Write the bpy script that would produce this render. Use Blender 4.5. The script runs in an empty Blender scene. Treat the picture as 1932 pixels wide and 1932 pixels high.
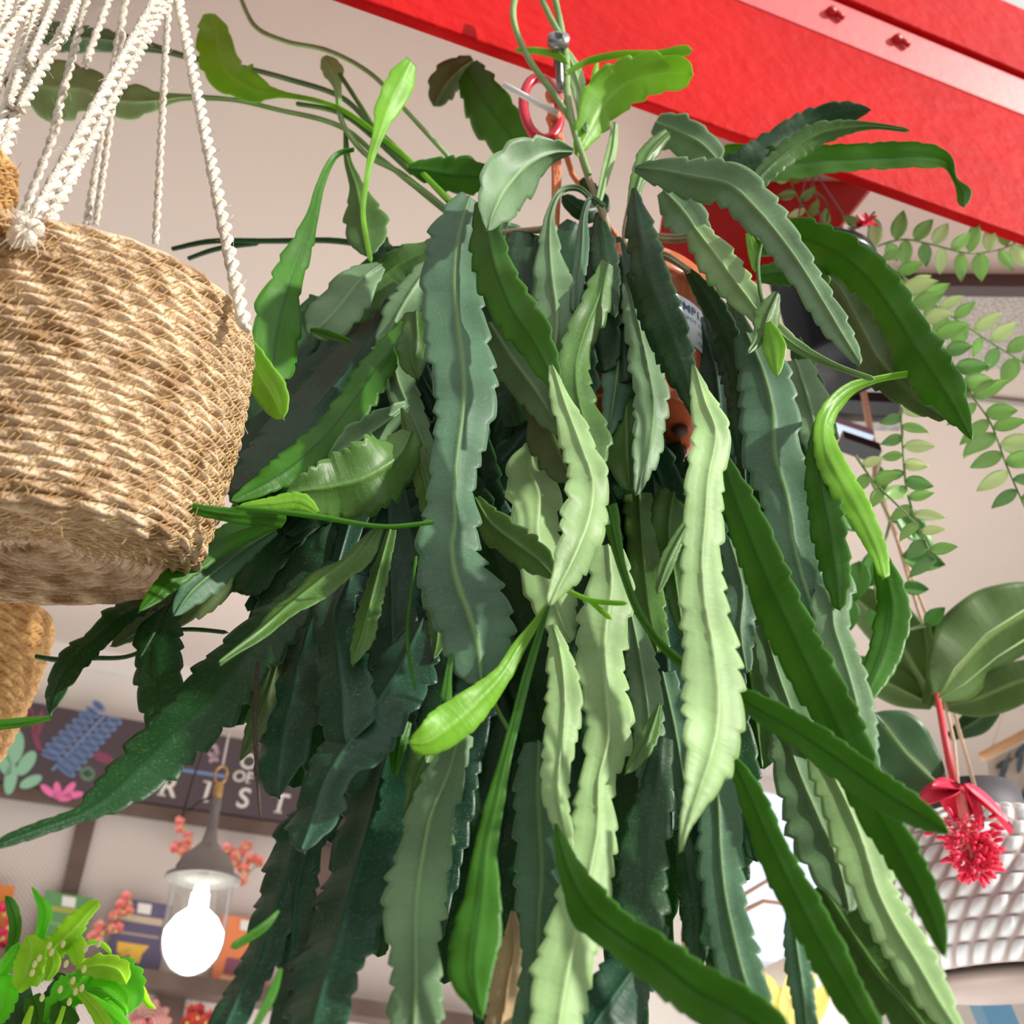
import bpy, bmesh, math, random
from mathutils import Vector, Matrix, noise
# ------------------------------------------------------------------ camera / light / exposure
F = 1900.0; HALF = 966.0; PITCH = math.radians(35); CAMZ = 1.5
CP, SP = math.cos(PITCH), math.sin(PITCH)
scn = bpy.context.scene; COL = scn.collection
cam = bpy.data.cameras.new('camera'); cam_o = bpy.data.objects.new('camera', cam); COL.objects.link(cam_o)
cam_o.location = (0, 0, CAMZ); cam_o.rotation_euler = (math.pi/2 + PITCH, 0, 0)
cam.sensor_width = 36; cam.lens = 36*F/1932; cam.clip_start = .05; cam.clip_end = 60
cam.dof.use_dof = True; cam.dof.focus_distance = .70; cam.dof.aperture_fstop = 8.5
scn.camera = cam_o
w = bpy.data.worlds.new('world'); scn.world = w; w.use_nodes = True
bg = w.node_tree.nodes['Background']; bg.inputs[0].default_value = (1, .98, .95, 1); bg.inputs[1].default_value = 1.0
_n = w.node_tree.nodes; _l = w.node_tree.links; _tc = _n.new('ShaderNodeTexCoord'); _dp = _n.new('ShaderNodeVectorMath'); _dp.operation = 'DOT_PRODUCT'
_dp.inputs[1].default_value = (.58, -.45, .68); _l.new(_tc.outputs['Generated'], _dp.inputs[0])       # open street and sky to the right, dim shop to the left
_mr = _n.new('ShaderNodeMapRange'); _mr.interpolation_type = 'SMOOTHSTEP'; _mr.inputs['From Min'].default_value = -.1; _mr.inputs['From Max'].default_value = .95
_mr.inputs['To Min'].default_value = .07; _mr.inputs['To Max'].default_value = 1.2; _l.new(_dp.outputs['Value'], _mr.inputs['Value']); _l.new(_mr.outputs[0], bg.inputs[1])
sun = bpy.data.lights.new('sun', 'SUN'); sun.energy = 5.4; sun.angle = math.radians(1.6); sun.color = (1, .95, .86)
sun_o = bpy.data.objects.new('sun', sun); COL.objects.link(sun_o)
SUNV = Vector((.90, -.36, .44)).normalized()
sun_o.rotation_euler = SUNV.to_track_quat('Z', 'Y').to_euler()
vs = scn.view_settings; vs.view_transform = 'Standard'; vs.look = 'None'; vs.gamma = 1; vs.use_curve_mapping = False; vs.exposure = 0.0
def area(loc, target, size, energy, colour):
    l = bpy.data.lights.new('ceiling_fill', 'AREA'); l.size = size; l.energy = energy; l.color = colour
    o = bpy.data.objects.new('ceiling_fill', l); COL.objects.link(o); o.location = loc
    o.rotation_euler = (Vector(loc)-Vector(target)).to_track_quat('Z', 'Y').to_euler()
area((-.1, 2.0, 1.45), (-.1, 2.0, 2.8), 2.2, 30, (1, .95, .90))     # added unseen upward fill lamp that brightens the ceiling
# ------------------------------------------------------------------ helpers
CAM = Vector((0, 0, CAMZ))
def ray(px, py):
    a = (px-HALF)/F; b = -(py-HALF)/F
    return Vector((a, CP - SP*b, SP + CP*b))
def P(px, py, yw):                    # point seen at px,py at horizontal distance yw
    r = ray(px, py); return CAM + r*(yw/r.y)
def pxm(px, py, yw):                  # metres per pixel there
    r = ray(px, py); return (yw/r.y)/F
WU = Vector((.898, .44, 0)).normalized(); WN = Vector((.44, -.898, 0)).normalized(); WOFF = -2.70; CEIL = 1.25
def W(px, py, off=0):                 # point of the shop wall plane (off metres in front)
    r = ray(px, py); return CAM + r*((WOFF+off)/r.dot(WN))
def link(o, parent=None):
    COL.objects.link(o)
    if parent is not None: o.parent = parent; o.matrix_parent_inverse = parent.matrix_world.inverted()
    return o
def mesh(name, verts, faces, mats, parent=None, smooth=True, mi=None, uv=None):
    m = bpy.data.meshes.new(name); m.from_pydata([tuple(v) for v in verts], [], faces)
    if not isinstance(mats, (list, tuple)): mats = [mats]
    for x in mats: m.materials.append(x)
    if smooth: m.polygons.foreach_set('use_smooth', [True]*len(m.polygons))
    if mi: m.polygons.foreach_set('material_index', mi)
    if uv:
        l = m.uv_layers.new(name='uv'); arr = []
        for lp in m.loops: arr += uv[lp.vertex_index]
        l.data.foreach_set('uv', arr)
    m.update()
    return link(bpy.data.objects.new(name, m), parent)
def tag(o, label, cat=None, group=None, kind=None):
    if label: o['label'] = label
    if cat: o['category'] = cat
    if group: o['group'] = group
    if kind: o['kind'] = kind
    return o
def thing(name, loc, label, cat, group=None):
    o = bpy.data.objects.new(name, None); o.location = loc; COL.objects.link(o); o.empty_display_size = .02
    o.matrix_world = Matrix.Translation(loc)
    return tag(o, label, cat, group)
class MB:
    def __init__(s): s.v = []; s.f = []; s.m = []
    def add(s, v, f, mi=0):
        n = len(s.v); s.v += [Vector(x) for x in v]; s.f += [tuple(i+n for i in q) for q in f]; s.m += [mi]*len(f)
    def box(s, o, a, b, c):           # corner o, edge vectors
        o, a, b, c = map(Vector, (o, a, b, c)); v = [o, o+a, o+a+b, o+b, o+c, o+a+c, o+a+b+c, o+b+c]
        s.add(v, [(3,2,1,0), (4,5,6,7), (0,1,5,4), (1,2,6,5), (2,3,7,6), (3,0,4,7)])
    def prism(s, poly, off, thick, plane=None):   # px polygon laid on the shop wall, extruded towards the room
        a = [W(x, y, off) for x, y in poly]; b = [p + WN*thick for p in a]; n = len(a)
        s.add(a+b, [tuple(range(n))[::-1], tuple(range(n, 2*n))] + [(i, (i+1) % n, n+(i+1) % n, n+i) for i in range(n)])
    def tube(s, pts, rad, n=8, mi=0, caps=True):
        pts = [Vector(p) for p in pts]; k = len(pts)
        if not isinstance(rad, (list, tuple)): rad = [rad]*k
        V = []; F_ = []; up = None
        for i, p in enumerate(pts):
            t = (pts[min(i+1, k-1)]-pts[max(i-1, 0)]).normalized()
            if up is None:
                up = Vector((0, 0, 1)) if abs(t.z) < .9 else Vector((1, 0, 0))
            x = (up - t*up.dot(t))
            if x.length < 1e-6: x = t.orthogonal()
            x.normalize(); up = x; y = t.cross(x)
            for j in range(n):
                a = 2*math.pi*j/n; V.append(p + (x*math.cos(a)+y*math.sin(a))*rad[i])
        for i in range(k-1):
            for j in range(n):
                a, b = i*n+j, i*n+(j+1) % n; F_.append((a, b, b+n, a+n))
        if caps: F_.append(tuple(range(n))[::-1]); F_.append(tuple(range((k-1)*n, k*n)))
        s.add(V, F_, mi)
    def lathe(s, prof, c, ax=Vector((0, 0, 1)), n=48, mi=0):
        c = Vector(c); x = ax.orthogonal().normalized(); y = ax.cross(x); V = []; F_ = []
        for r, z in prof:
            for j in range(n):
                a = 2*math.pi*j/n; V.append(c + ax*z + (x*math.cos(a)+y*math.sin(a))*max(r, 1e-5))
        for i in range(len(prof)-1):
            for j in range(n):
                a, b = i*n+j, i*n+(j+1) % n; F_.append((a, b, b+n, a+n))
        s.add(V, F_, mi)
    def ball(s, c, r, st=(1, 1, 1), n=10, mi=0, rot=None):
        V = []; F_ = []; c = Vector(c)
        for i in range(n+1):
            th = math.pi*i/n
            for j in range(n):
                a = 2*math.pi*j/n; q = Vector((math.sin(th)*math.cos(a)*st[0], math.sin(th)*math.sin(a)*st[1], math.cos(th)*st[2]))*r
                if rot is not None: q = rot @ q
                V.append(c+q)
        for i in range(n):
            for j in range(n):
                a, b = i*n+j, i*n+(j+1) % n; F_.append((a, a+n, b+n, b))
        s.add(V, F_, mi)
    def oval(s, base, d, nrm, ln, wd, thick=.0012, curl=.1, n=9, mi=0, ribs=0, point=1.0):   # a leaf blade: two-sided lens
        d = d.normalized(); sd = d.cross(nrm).normalized(); up = sd.cross(d)
        us = [-1, -.6, -.2, 0, .2, .6, 1]; V = []
        for sg in (1, -1):
            for i in range(n+1):
                t = i/n; hw = wd*.5*(math.sin(math.pi*min(1, t**.85))**.75)*(1-.25*(t**3)*point)+1e-5
                cc = base + d*ln*t + up*(-curl*ln*t*t)
                for u in us:
                    z = .18*wd*abs(u)**1.5 + sg*thick*.5*(1-.8*abs(u))*(1 if 0 < t < 1 else .2)
                    if ribs: z += .02*wd*math.cos(u*math.pi*ribs)
                    V.append(cc + sd*hw*u + up*z)
        m = len(us); N = (n+1)*m; F_ = []
        for i in range(n):
            for j in range(m-1):
                a = i*m+j; F_.append((a, a+1, a+m+1, a+m)); F_.append((N+a, N+a+m, N+a+m+1, N+a+1))
            F_.append((i*m, i*m+m, N+i*m+m, N+i*m)); a = i*m+m-1; F_.append((a, N+a, N+a+m, a+m))
        s.add(V, F_, mi)
    def build(s, name, mats, parent=None, smooth=True):
        return mesh(name, s.v, s.f, mats, parent, smooth, s.m)
def catmull(pts, step):
    out = []; n = len(pts)
    for i in range(n-1):
        p0 = pts[max(i-1, 0)]; p1 = pts[i]; p2 = pts[i+1]; p3 = pts[min(i+2, n-1)]
        L = math.hypot(p2[0]-p1[0], p2[1]-p1[1]); k = max(2, int(L/step))
        for j in range(k):
            t = j/k; out.append([.5*((2*b)+(c-a)*t+(2*a-5*b+4*c-d)*t*t+(3*b-a-3*c+d)*t**3) for a, b, c, d in zip(p0, p1, p2, p3)])
    out.append(list(pts[-1])); return out
# ------------------------------------------------------------------ materials
def mat(name, col, rough=.6, col2=None, scale=20, bump=0, bscale=60, metal=0, spec=.5, detail=3, stretch=None, coat=0):
    m = bpy.data.materials.new(name); m.use_nodes = True; nt = m.node_tree; b = nt.nodes['Principled BSDF']
    b.inputs['Base Color'].default_value = (*col, 1); b.inputs['Roughness'].default_value = rough
    b.inputs['Metallic'].default_value = metal; b.inputs['Specular IOR Level'].default_value = spec; b.inputs['Coat Weight'].default_value = coat
    tc = nt.nodes.new('ShaderNodeTexCoord'); src = tc.outputs['Object']
    if stretch:
        mp = nt.nodes.new('ShaderNodeMapping'); mp.inputs['Scale'].default_value = stretch
        nt.links.new(src, mp.inputs[0]); src = mp.outputs[0]
    if col2:
        n = nt.nodes.new('ShaderNodeTexNoise'); n.inputs['Scale'].default_value = scale; n.inputs['Detail'].default_value = detail
        nt.links.new(src, n.inputs['Vector'])
        r = nt.nodes.new('ShaderNodeValToRGB'); r.color_ramp.elements[0].position = .35; r.color_ramp.elements[1].position = .65
        r.color_ramp.elements[0].color = (*col, 1); r.color_ramp.elements[1].color = (*col2, 1)
        nt.links.new(n.outputs['Fac'], r.inputs[0]); nt.links.new(r.outputs[0], b.inputs['Base Color'])
    if bump:
        n2 = nt.nodes.new('ShaderNodeTexNoise'); n2.inputs['Scale'].default_value = bscale; n2.inputs['Detail'].default_value = 5
        nt.links.new(src, n2.inputs['Vector'])
        bp = nt.nodes.new('ShaderNodeBump'); bp.inputs['Strength'].default_value = bump; bp.inputs['Distance'].default_value = .004
        nt.links.new(n2.outputs['Fac'], bp.inputs['Height']); nt.links.new(bp.outputs[0], b.inputs['Normal'])
    return m
def leafmat(name, col, rib, rough=.42, trans=.25, tcol=None, spk=.16, speck=(.5, .6, .45)):
    m = bpy.data.materials.new(name); m.use_nodes = True; nt = m.node_tree; N = nt.nodes; Lk = nt.links; b = N['Principled BSDF']; out = N['Material Output']
    b.inputs['Roughness'].default_value = rough; b.inputs['Specular IOR Level'].default_value = .38
    uv = N.new('ShaderNodeUVMap'); uv.uv_map = 'uv'; sep = N.new('ShaderNodeSeparateXYZ'); Lk.new(uv.outputs[0], sep.inputs[0])
    def mth(op, a, c=None):
        x = N.new('ShaderNodeMath'); x.operation = op
        for i, q in enumerate((a, c)):
            if q is None: continue
            if isinstance(q, (int, float)): x.inputs[i].default_value = q
            else: Lk.new(q, x.inputs[i])
        return x.outputs[0]
    au = mth('ABSOLUTE', mth('SUBTRACT', sep.outputs['X'], .5))           # 0 at the midrib, .5 at the edge
    rf = N.new('ShaderNodeMapRange'); rf.inputs['From Min'].default_value = .012; rf.inputs['From Max'].default_value = .06
    rf.inputs['To Min'].default_value = .75; rf.inputs['To Max'].default_value = 0; Lk.new(au, rf.inputs['Value'])
    ef = N.new('ShaderNodeMapRange'); ef.inputs['From Min'].default_value = .47; ef.inputs['From Max'].default_value = .5
    ef.inputs['To Min'].default_value = 0; ef.inputs['To Max'].default_value = .55; Lk.new(au, ef.inputs['Value'])
    tc = N.new('ShaderNodeTexCoord')
    n1 = N.new('ShaderNodeTexNoise'); n1.inputs['Scale'].default_value = 22; n1.inputs['Detail'].default_value = 4; Lk.new(tc.outputs['Object'], n1.inputs['Vector'])
    cr = N.new('ShaderNodeValToRGB'); cr.color_ramp.elements[0].position = .3; cr.color_ramp.elements[1].position = .7
    cr.color_ramp.elements[0].color = (*[c*.74 for c in col], 1); cr.color_ramp.elements[1].color = (*[min(1, c*1.25+.008) for c in col], 1)
    Lk.new(n1.outputs['Fac'], cr.inputs[0])
    def mix(f, a, c):
        x = N.new('ShaderNodeMix'); x.data_type = 'RGBA'
        if isinstance(f, float): x.inputs[0].default_value = f
        else: Lk.new(f, x.inputs[0])
        if isinstance(a, tuple): x.inputs[6].default_value = (*a, 1)
        else: Lk.new(a, x.inputs[6])
        if isinstance(c, tuple): x.inputs[7].default_value = (*c, 1)
        else: Lk.new(c, x.inputs[7])
        return x.outputs[2]
    n3 = N.new('ShaderNodeTexNoise'); n3.inputs['Scale'].default_value = 700; n3.inputs['Detail'].default_value = 2; Lk.new(tc.outputs['Object'], n3.inputs['Vector'])
    n4 = N.new('ShaderNodeTexNoise'); n4.inputs['Scale'].default_value = 30; Lk.new(tc.outputs['Object'], n4.inputs['Vector'])
    sp = N.new('ShaderNodeMapRange'); sp.inputs['From Min'].default_value = .55; sp.inputs['From Max'].default_value = .75
    sp.inputs['To Max'].default_value = spk; Lk.new(n3.outputs['Fac'], sp.inputs['Value'])
    spf = mth('MULTIPLY', sp.outputs[0], mth('MULTIPLY', n4.outputs['Fac'], 1.6))
    c1 = mix(spf, cr.outputs[0], speck); c2 = mix(rf.outputs[0], c1, rib); c3 = mix(ef.outputs[0], c2, tuple(min(1, c*1.6+.05) for c in col))
    Lk.new(c3, b.inputs['Base Color'])
    # bump: fine grain + soft lateral ripples
    mp = N.new('ShaderNodeMapping'); mp.inputs['Scale'].default_value = (1.2, 26, 1); Lk.new(uv.outputs[0], mp.inputs[0])
    n5 = N.new('ShaderNodeTexNoise'); n5.inputs['Scale'].default_value = 1.3; Lk.new(mp.outputs[0], n5.inputs['Vector'])
    hh = mth('ADD', mth('MULTIPLY', n5.outputs['Fac'], .7), mth('MULTIPLY', n3.outputs['Fac'], .12))
    bp = N.new('ShaderNodeBump'); bp.inputs['Strength'].default_value = .28; bp.inputs['Distance'].default_value = .002; Lk.new(hh, bp.inputs['Height']); Lk.new(bp.outputs[0], b.inputs['Normal'])
    if trans:
        tr = N.new('ShaderNodeBsdfTranslucent'); t = tcol or tuple(min(1, c*2.2) for c in col); tr.inputs['Color'].default_value = (*t, 1)
        ms = N.new('ShaderNodeMixShader'); ms.inputs[0].default_value = trans
        Lk.new(b.outputs[0], ms.inputs[1]); Lk.new(tr.outputs[0], ms.inputs[2]); Lk.new(ms.outputs[0], out.inputs['Surface'])
    return m
def emit(name, col, st):
    m = bpy.data.materials.new(name); m.use_nodes = True; b = m.node_tree.nodes['Principled BSDF']
    b.inputs['Base Color'].default_value = (*col, 1); b.inputs['Emission Color'].default_value = (*col, 1); b.inputs['Emission Strength'].default_value = st; return m
LM = {
 'K': leafmat('dark_green_blade', (.007, .058, .012), (.01, .05, .012), tcol=(.04, .25, .02)),  # darkened so its colour carries shade on the left and inside the plant
 'D': leafmat('blue_green_blade', (.009, .058, .028), (.02, .09, .045), trans=.12, tcol=(.03, .2, .08)),  # colour lowered to hold the shade of the left-hand blades
 'T': leafmat('teal_blade', (.062, .150, .080), (.18, .32, .11), rough=.5, trans=.12),
 'S': leafmat('glaucous_blade', (.125, .235, .105), (.22, .36, .15), rough=.5, trans=.12),
 'P': leafmat('pale_blade', (.27, .43, .17), (.42, .58, .28), rough=.5, trans=.15),  # made paler, some of the strong sunlight is put into the colour
 'V': leafmat('vivid_blade', (.045, .185, .006), (.012, .070, .006), trans=.38, tcol=(.32, .70, .01), spk=.05),
 'G': leafmat('mid_green_blade', (.070, .175, .026), (.12, .26, .05), trans=.22),
 'L': leafmat('lime_blade', (.20, .46, .03), (.34, .62, .12), trans=.4, tcol=(.5, .85, .06), spk=.05),
 'O': leafmat('olive_blade', (.085, .13, .04), (.14, .22, .06), trans=.2),
 'Y': leafmat('dried_blade', (.52, .38, .22), (.35, .22, .12), trans=.2, tcol=(.6, .45, .25), rough=.8),
 'W': leafmat('woody_stem', (.42, .34, .22), (.5, .42, .30), trans=0, rough=.8),
 'B': leafmat('dry_twig', (.05, .035, .025), (.05, .035, .025), trans=0, rough=.8),
}
BACK = {'K': 'G', 'D': 'G', 'T': 'V', 'S': 'G', 'P': 'G', 'V': 'S', 'G': 'S', 'L': 'L', 'O': 'G', 'Y': 'Y', 'W': 'W', 'B': 'B'}
RED = mat('red_paint', (.52, .004, .005), .6, (.45, .003, .004), 6, bump=1, bscale=38, spec=.08)
REDD = mat('red_paint_plate', (.52, .012, .018), .4, bump=.2)
ROPE = mat('cotton_rope', (.66, .58, .48), .9, (.82, .76, .68), 90, bump=.5, bscale=500)
BASK = mat('seagrass_coil', (.33, .19, .09), .75, (.78, .60, .41), 55, bump=.8, bscale=260, detail=5)
BASK2 = mat('seagrass_coil_golden', (.40, .20, .06), .75, (.66, .40, .16), 55, bump=.8, bscale=260)
STITCH = mat('jute_stitch', (.60, .40, .17), .8)
CEILM = mat('ceiling_plaster', (.63, .55, .505), .9, (.60, .525, .48), 2, bump=.1, bscale=15)
WALLM = mat('wall_plaster', (.84, .80, .77), .9)
FLOORM = mat('floor_concrete', (.30, .28, .26), .8, (.27, .25, .23), 3)
# ------------------------------------------------------------------ the serrated flat stems
CR = Vector((1, 0, 0)); CU = Vector((0, -SP, CP))
def blade(name, kind, y0, y1, roll, spec, parent, seed=0, teeth=1.0, fold=.10, wave=.05, period=None, label=None, twist=0, thick=.0016):
    rnd = random.Random(seed*7919+13); pts = [tuple(float(q) for q in s.split(',')) for s in spec.split()]
    sm = catmull(pts, 4.0); n = len(sm)
    P3 = []; acc = [0]
    for i in range(1, n): acc.append(acc[-1] + math.hypot(sm[i][0]-sm[i-1][0], sm[i][1]-sm[i-1][1]))
    tot = acc[-1]
    for i, q in enumerate(sm):
        t = acc[i]/tot; P3.append(P(q[0], q[1], y0+(y1-y0)*t))
    wmax = max(q[2] for q in sm); per = (period or max(18, min(44, wmax*.46)))*1.12; ph = [rnd.random(), rnd.random()]
    jit = [[1+rnd.uniform(-.42, .30) for _ in range(int(tot/per)+4)] for _ in (0, 1)]
    def tooth(side, s):
        x = s/per + ph[side] + .22*math.sin(s/per*1.9+ph[side]*9); k = int(max(0, x)); f = x-k
        f = min(1, max(0, f)); up = f/.86 if f < .86 else 1-(f-.86)/.14          # slow swell outwards, then a quick notch
        return (max(0, up)**.55)*jit[side][k % len(jit[side])]
    thin = wmax < 17
    us = [-1, -.82, -.5, -.2, -.07, 0, .07, .2, .5, .82, 1] if not thin else [-1, -.5, 0, .5, 1]
    m = len(us); V = [[], []]; UV = [[], []]; sgn = None; wv = rnd.uniform(0, 6); wl = rnd.uniform(90, 170)
    for i in range(n):
        a = P3[max(i-2, 0)]; b = P3[min(i+2, n-1)]; T = (b-a).normalized(); view = (P3[i]-CAM).normalized()
        side = T.cross(view)
        if side.length < 1e-4: side = T.cross(CR)
        side.normalize()
        if i == 0:
            mid = n//2; Tm = (P3[min(mid+2, n-1)]-P3[max(mid-2, 0)]).normalized(); sdm = Tm.cross(view)
            key = sdm.dot(CR) if abs(sdm.dot(CR)) > .35 else sdm.dot(CU); sgn = 1 if key > 0 else -1
        side = side*sgn; nrm = side.cross(T)
        if nrm.dot(view) > 0: nrm = -nrm
        t = acc[i]/tot; rl = math.radians(roll + twist*(t-.5))
        s2 = side*math.cos(rl) - nrm*math.sin(rl); n2 = nrm*math.cos(rl) + side*math.sin(rl)
        q = sm[i]; hw = max(.8, q[2])*.5*pxm(q[0], q[1], y0+(y1-y0)*t)/max(.62, math.cos(rl))
        if thin: n_th = hw*.8
        else: n_th = thick*.5
        amp = min(.25*hw, .0052)*teeth*min(1, max(0, (q[2]-13)/22.0)+(.25 if thin else 0))
        ends = min(1, (tot-acc[i])/8+.15)
        wob = .09*math.sin(acc[i]/wl*2.1+wv)
        for sg in (0, 1):
            for j, u in enumerate(us):
                sd = 0 if u < 0 else 1
                e = (hw*(1+(wob if sd else -wob)) + amp*(tooth(sd, acc[i])-.62))*ends
                z = fold*hw*(abs(u)**1.3) * (-1) + wave*hw*abs(u)*math.sin(acc[i]/wl*6.28*(1 if u > 0 else 1.23)+wv+(2 if u > 0 else 0))*2
                gv = -1 if kind in 'KVL' else 1
                rib = 0 if thin else (gv*.0009*math.exp(-(u/.06)**2) if sg == 0 else -.0011*math.exp(-(u/.06)**2)) - (0.0007*math.exp(-((abs(u)-.2)/.12)**2) if sg == 0 else 0)
                if thin: th = n_th*math.sqrt(max(.04, 1-u*u))
                else: th = n_th*(1-.75*u*u) + (.25*min(hw, .003)*math.exp(-(u/.16)**2))
                V[sg].append(P3[i] + s2*(u*e) + n2*(z + (th if sg == 0 else -th) + rib)); UV[sg].append((u*.5+.5, acc[i]/400.0))
    N = n*m; Fc = []; mi = []
    for i in range(n-1):
        for j in range(m-1):
            a = i*m+j; Fc.append((a, a+1, a+m+1, a+m)); mi.append(0); Fc.append((N+a, N+a+m, N+a+m+1, N+a+1)); mi.append(1)
        a = i*m; Fc.append((a, a+m, N+a+m, N+a)); mi.append(0); a = i*m+m-1; Fc.append((a, N+a, N+a+m, a+m)); mi.append(0)
    for i in (0, n-1):
        r = [i*m+j for j in range(m)] + [N+i*m+j for j in range(m-1, -1, -1)]; Fc.append(tuple(r)); mi.append(0)
    o = mesh(name, V[0]+V[1], Fc, [LM[kind], LM[BACK[kind]]], parent, True, mi, UV[0]+UV[1])
    if label: o['label'] = label
    return o
# ------------------------------------------------------------------ setting
def quadsheet(name, pts, m, kind='structure', thick=None):
    o = mesh(name, pts, [tuple(range(len(pts)))], m, None, False); o['kind'] = kind; return o
BD = Vector((.935, .354, 0)).normalized(); BNv = Vector((-BD.y, BD.x, 0))      # beam direction, horizontal normal away from the camera
def BP(s, along, z): return BNv*s + BD*along + Vector((0, 0, CAMZ+z))
fl = MB(); fl.box((-7, -6, -.05), (15, 0, 0), (0, 14, 0), (0, 0, .05)); o = fl.build('floor', FLOORM, None, False); o['kind'] = 'structure'
cl = MB(); a = BP(.62, -3.2, CEIL); b_ = BP(.62, 6.5, CEIL)
c_ = W(3400, 1700); wl0 = Vector((0, 0, 0)) + WN*WOFF + WU*(-4.5); wl1 = WN*WOFF + WU*7
pts = [a, b_, Vector((wl1.x, wl1.y, CAMZ+CEIL)), Vector((wl0.x, wl0.y, CAMZ+CEIL))]
top = [p+Vector((0, 0, .08)) for p in pts]
cl.add(pts+top, [(0, 1, 2, 3), (7, 6, 5, 4), (0, 4, 5, 1), (1, 5, 6, 2), (2, 6, 7, 3), (3, 7, 4, 0)])
o = cl.build('ceiling', CEILM, None, False); o['kind'] = 'structure'
wl = MB(); wl.box(wl0, WU*11.5, -WN*.1, Vector((0, 0, CAMZ+CEIL))); o = wl.build('wall_back', WALLM, None, False); o['kind'] = 'structure'
# cornice of the wall above the sign
t = MB(); zc = CAMZ+CEIL
t.box(WN*(WOFF+.001)+WU*-3.6+Vector((0, 0, zc-.05)), WU*9, WN*.03, Vector((0, 0, .05))); o = t.build('trim_1', mat('white_paint', (.86, .83, .81), .6), None, False); o['kind'] = 'structure'
# perforated strip and dark rail fixed under the ceiling on the right
sm_ = mat('perforated_metal', (.30, .28, .27), .6, (.62, .58, .56), 240, detail=1)
t = MB()
def cpt(px, py, dz=0):
    r = ray(px, py); return CAM + r*((CEIL-dz)/r.z)
def ceilslab(poly, m, name, dz=.02):
    v = [cpt(x, y, dz) for x, y in poly]; v2 = [p+Vector((0, 0, dz-.001)) for p in v]; n = len(v); k = MB()
    k.add(v+v2, [tuple(range(n)), tuple(range(n, 2*n))[::-1]] + [(i, (i+1) % n, n+(i+1) % n, n+i) for i in range(n)])
    o = k.build(name, m, None, False); o['kind'] = 'structure'
ceilslab([(1560, 556), (2060, 560), (2060, 700), (1560, 690)], sm_, 'trim_2', .012)
ceilslab([(1560, 538), (2060, 542), (2060, 562), (1560, 557)], mat('dark_rail', (.10, .08, .085), .5), 'trim_3', .03)
ceilslab([(1560, 722), (2060, 772), (2060, 780), (1560, 730)], mat('grey_cable_cover', (.35, .33, .32), .6), 'trim_4', .008)
# red steel beam
bm_ = thing('steel_beam', BP(.56, 0, 1.02), 'bright red painted steel beam crossing the top right corner', 'beam')
def strip(prof, name, m, parent, a0=-1.2, a1=4.5):
    v = [BP(s, a0, z) for s, z in prof] + [BP(s, a1, z) for s, z in prof]; n = len(prof)
    k = MB(); k.add(v, [tuple(range(n)), tuple(range(n, 2*n))[::-1]] + [(i, n+i, n+(i+1) % n, (i+1) % n) for i in range(n)])
    o = k.build(name, m, parent, False); bv = o.modifiers.new('bevel', 'BEVEL'); bv.width = .0035; bv.segments = 3; bv.limit_method = 'ANGLE'; return o
strip([(.561, 1.02), (.575, 1.02), (.575, 1.34), (.561, 1.34)], 'web_plate', RED, bm_)
strip([(.561, 1.341), (.573, 1.345), (.553, 1.425), (.543, 1.413)], 'inclined_plate', mat('bright_reflection_red', (.72, .075, .085), .5, bump=.1), bm_)  # plate tilted and coloured paler to carry the flange's bright reflection
strip([(.535, 1.418), (.547, 1.418), (.547, 1.654), (.535, 1.654)], 'top_plate', RED, bm_)
def onz(px, py, z):
    r = ray(px, py); return CAM + r*(z/r.z)
pn = Vector((0, 0, 0)) - BNv*.975 - Vector((0, 0, .22)); pn.normalize()
for px, py in ((1566, 24), (1690, 76)):
    r = ray(px, py); q0 = BNv*.552+Vector((0, 0, CAMZ+1.373)); c = CAM + r*((q0-CAM).dot(pn)/r.dot(pn))
    k = MB(); k.lathe([(0, .009), (.006, .009), (.0078, .005), (.0078, -.003)], c, ax=pn, n=6)
    k.tube([c+BD*.006+pn*.004, c+BD*.020+pn*.003-Vector((0, 0, .006))], .0042, 6); k.build('bolt', REDD, bm_)
g = MB(); poly = [(1330, 270), (1650, 345), (1585, 425), (1430, 530), (1230, 530), (1250, 400)]
v = [P(x, y, .935) for x, y in poly]; v2 = [p+Vector((.0, .012, 0)) for p in v]; n = len(v)
g.add(v+v2, [tuple(range(n)), tuple(range(n, 2*n))[::-1]] + [(i, n+i, n+(i+1) % n, (i+1) % n) for i in range(n)])
tag(g.build('steel_gusset', REDD, None, False), 'dark red steel gusset plate in shade behind the beam', 'steel plate')
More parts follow.
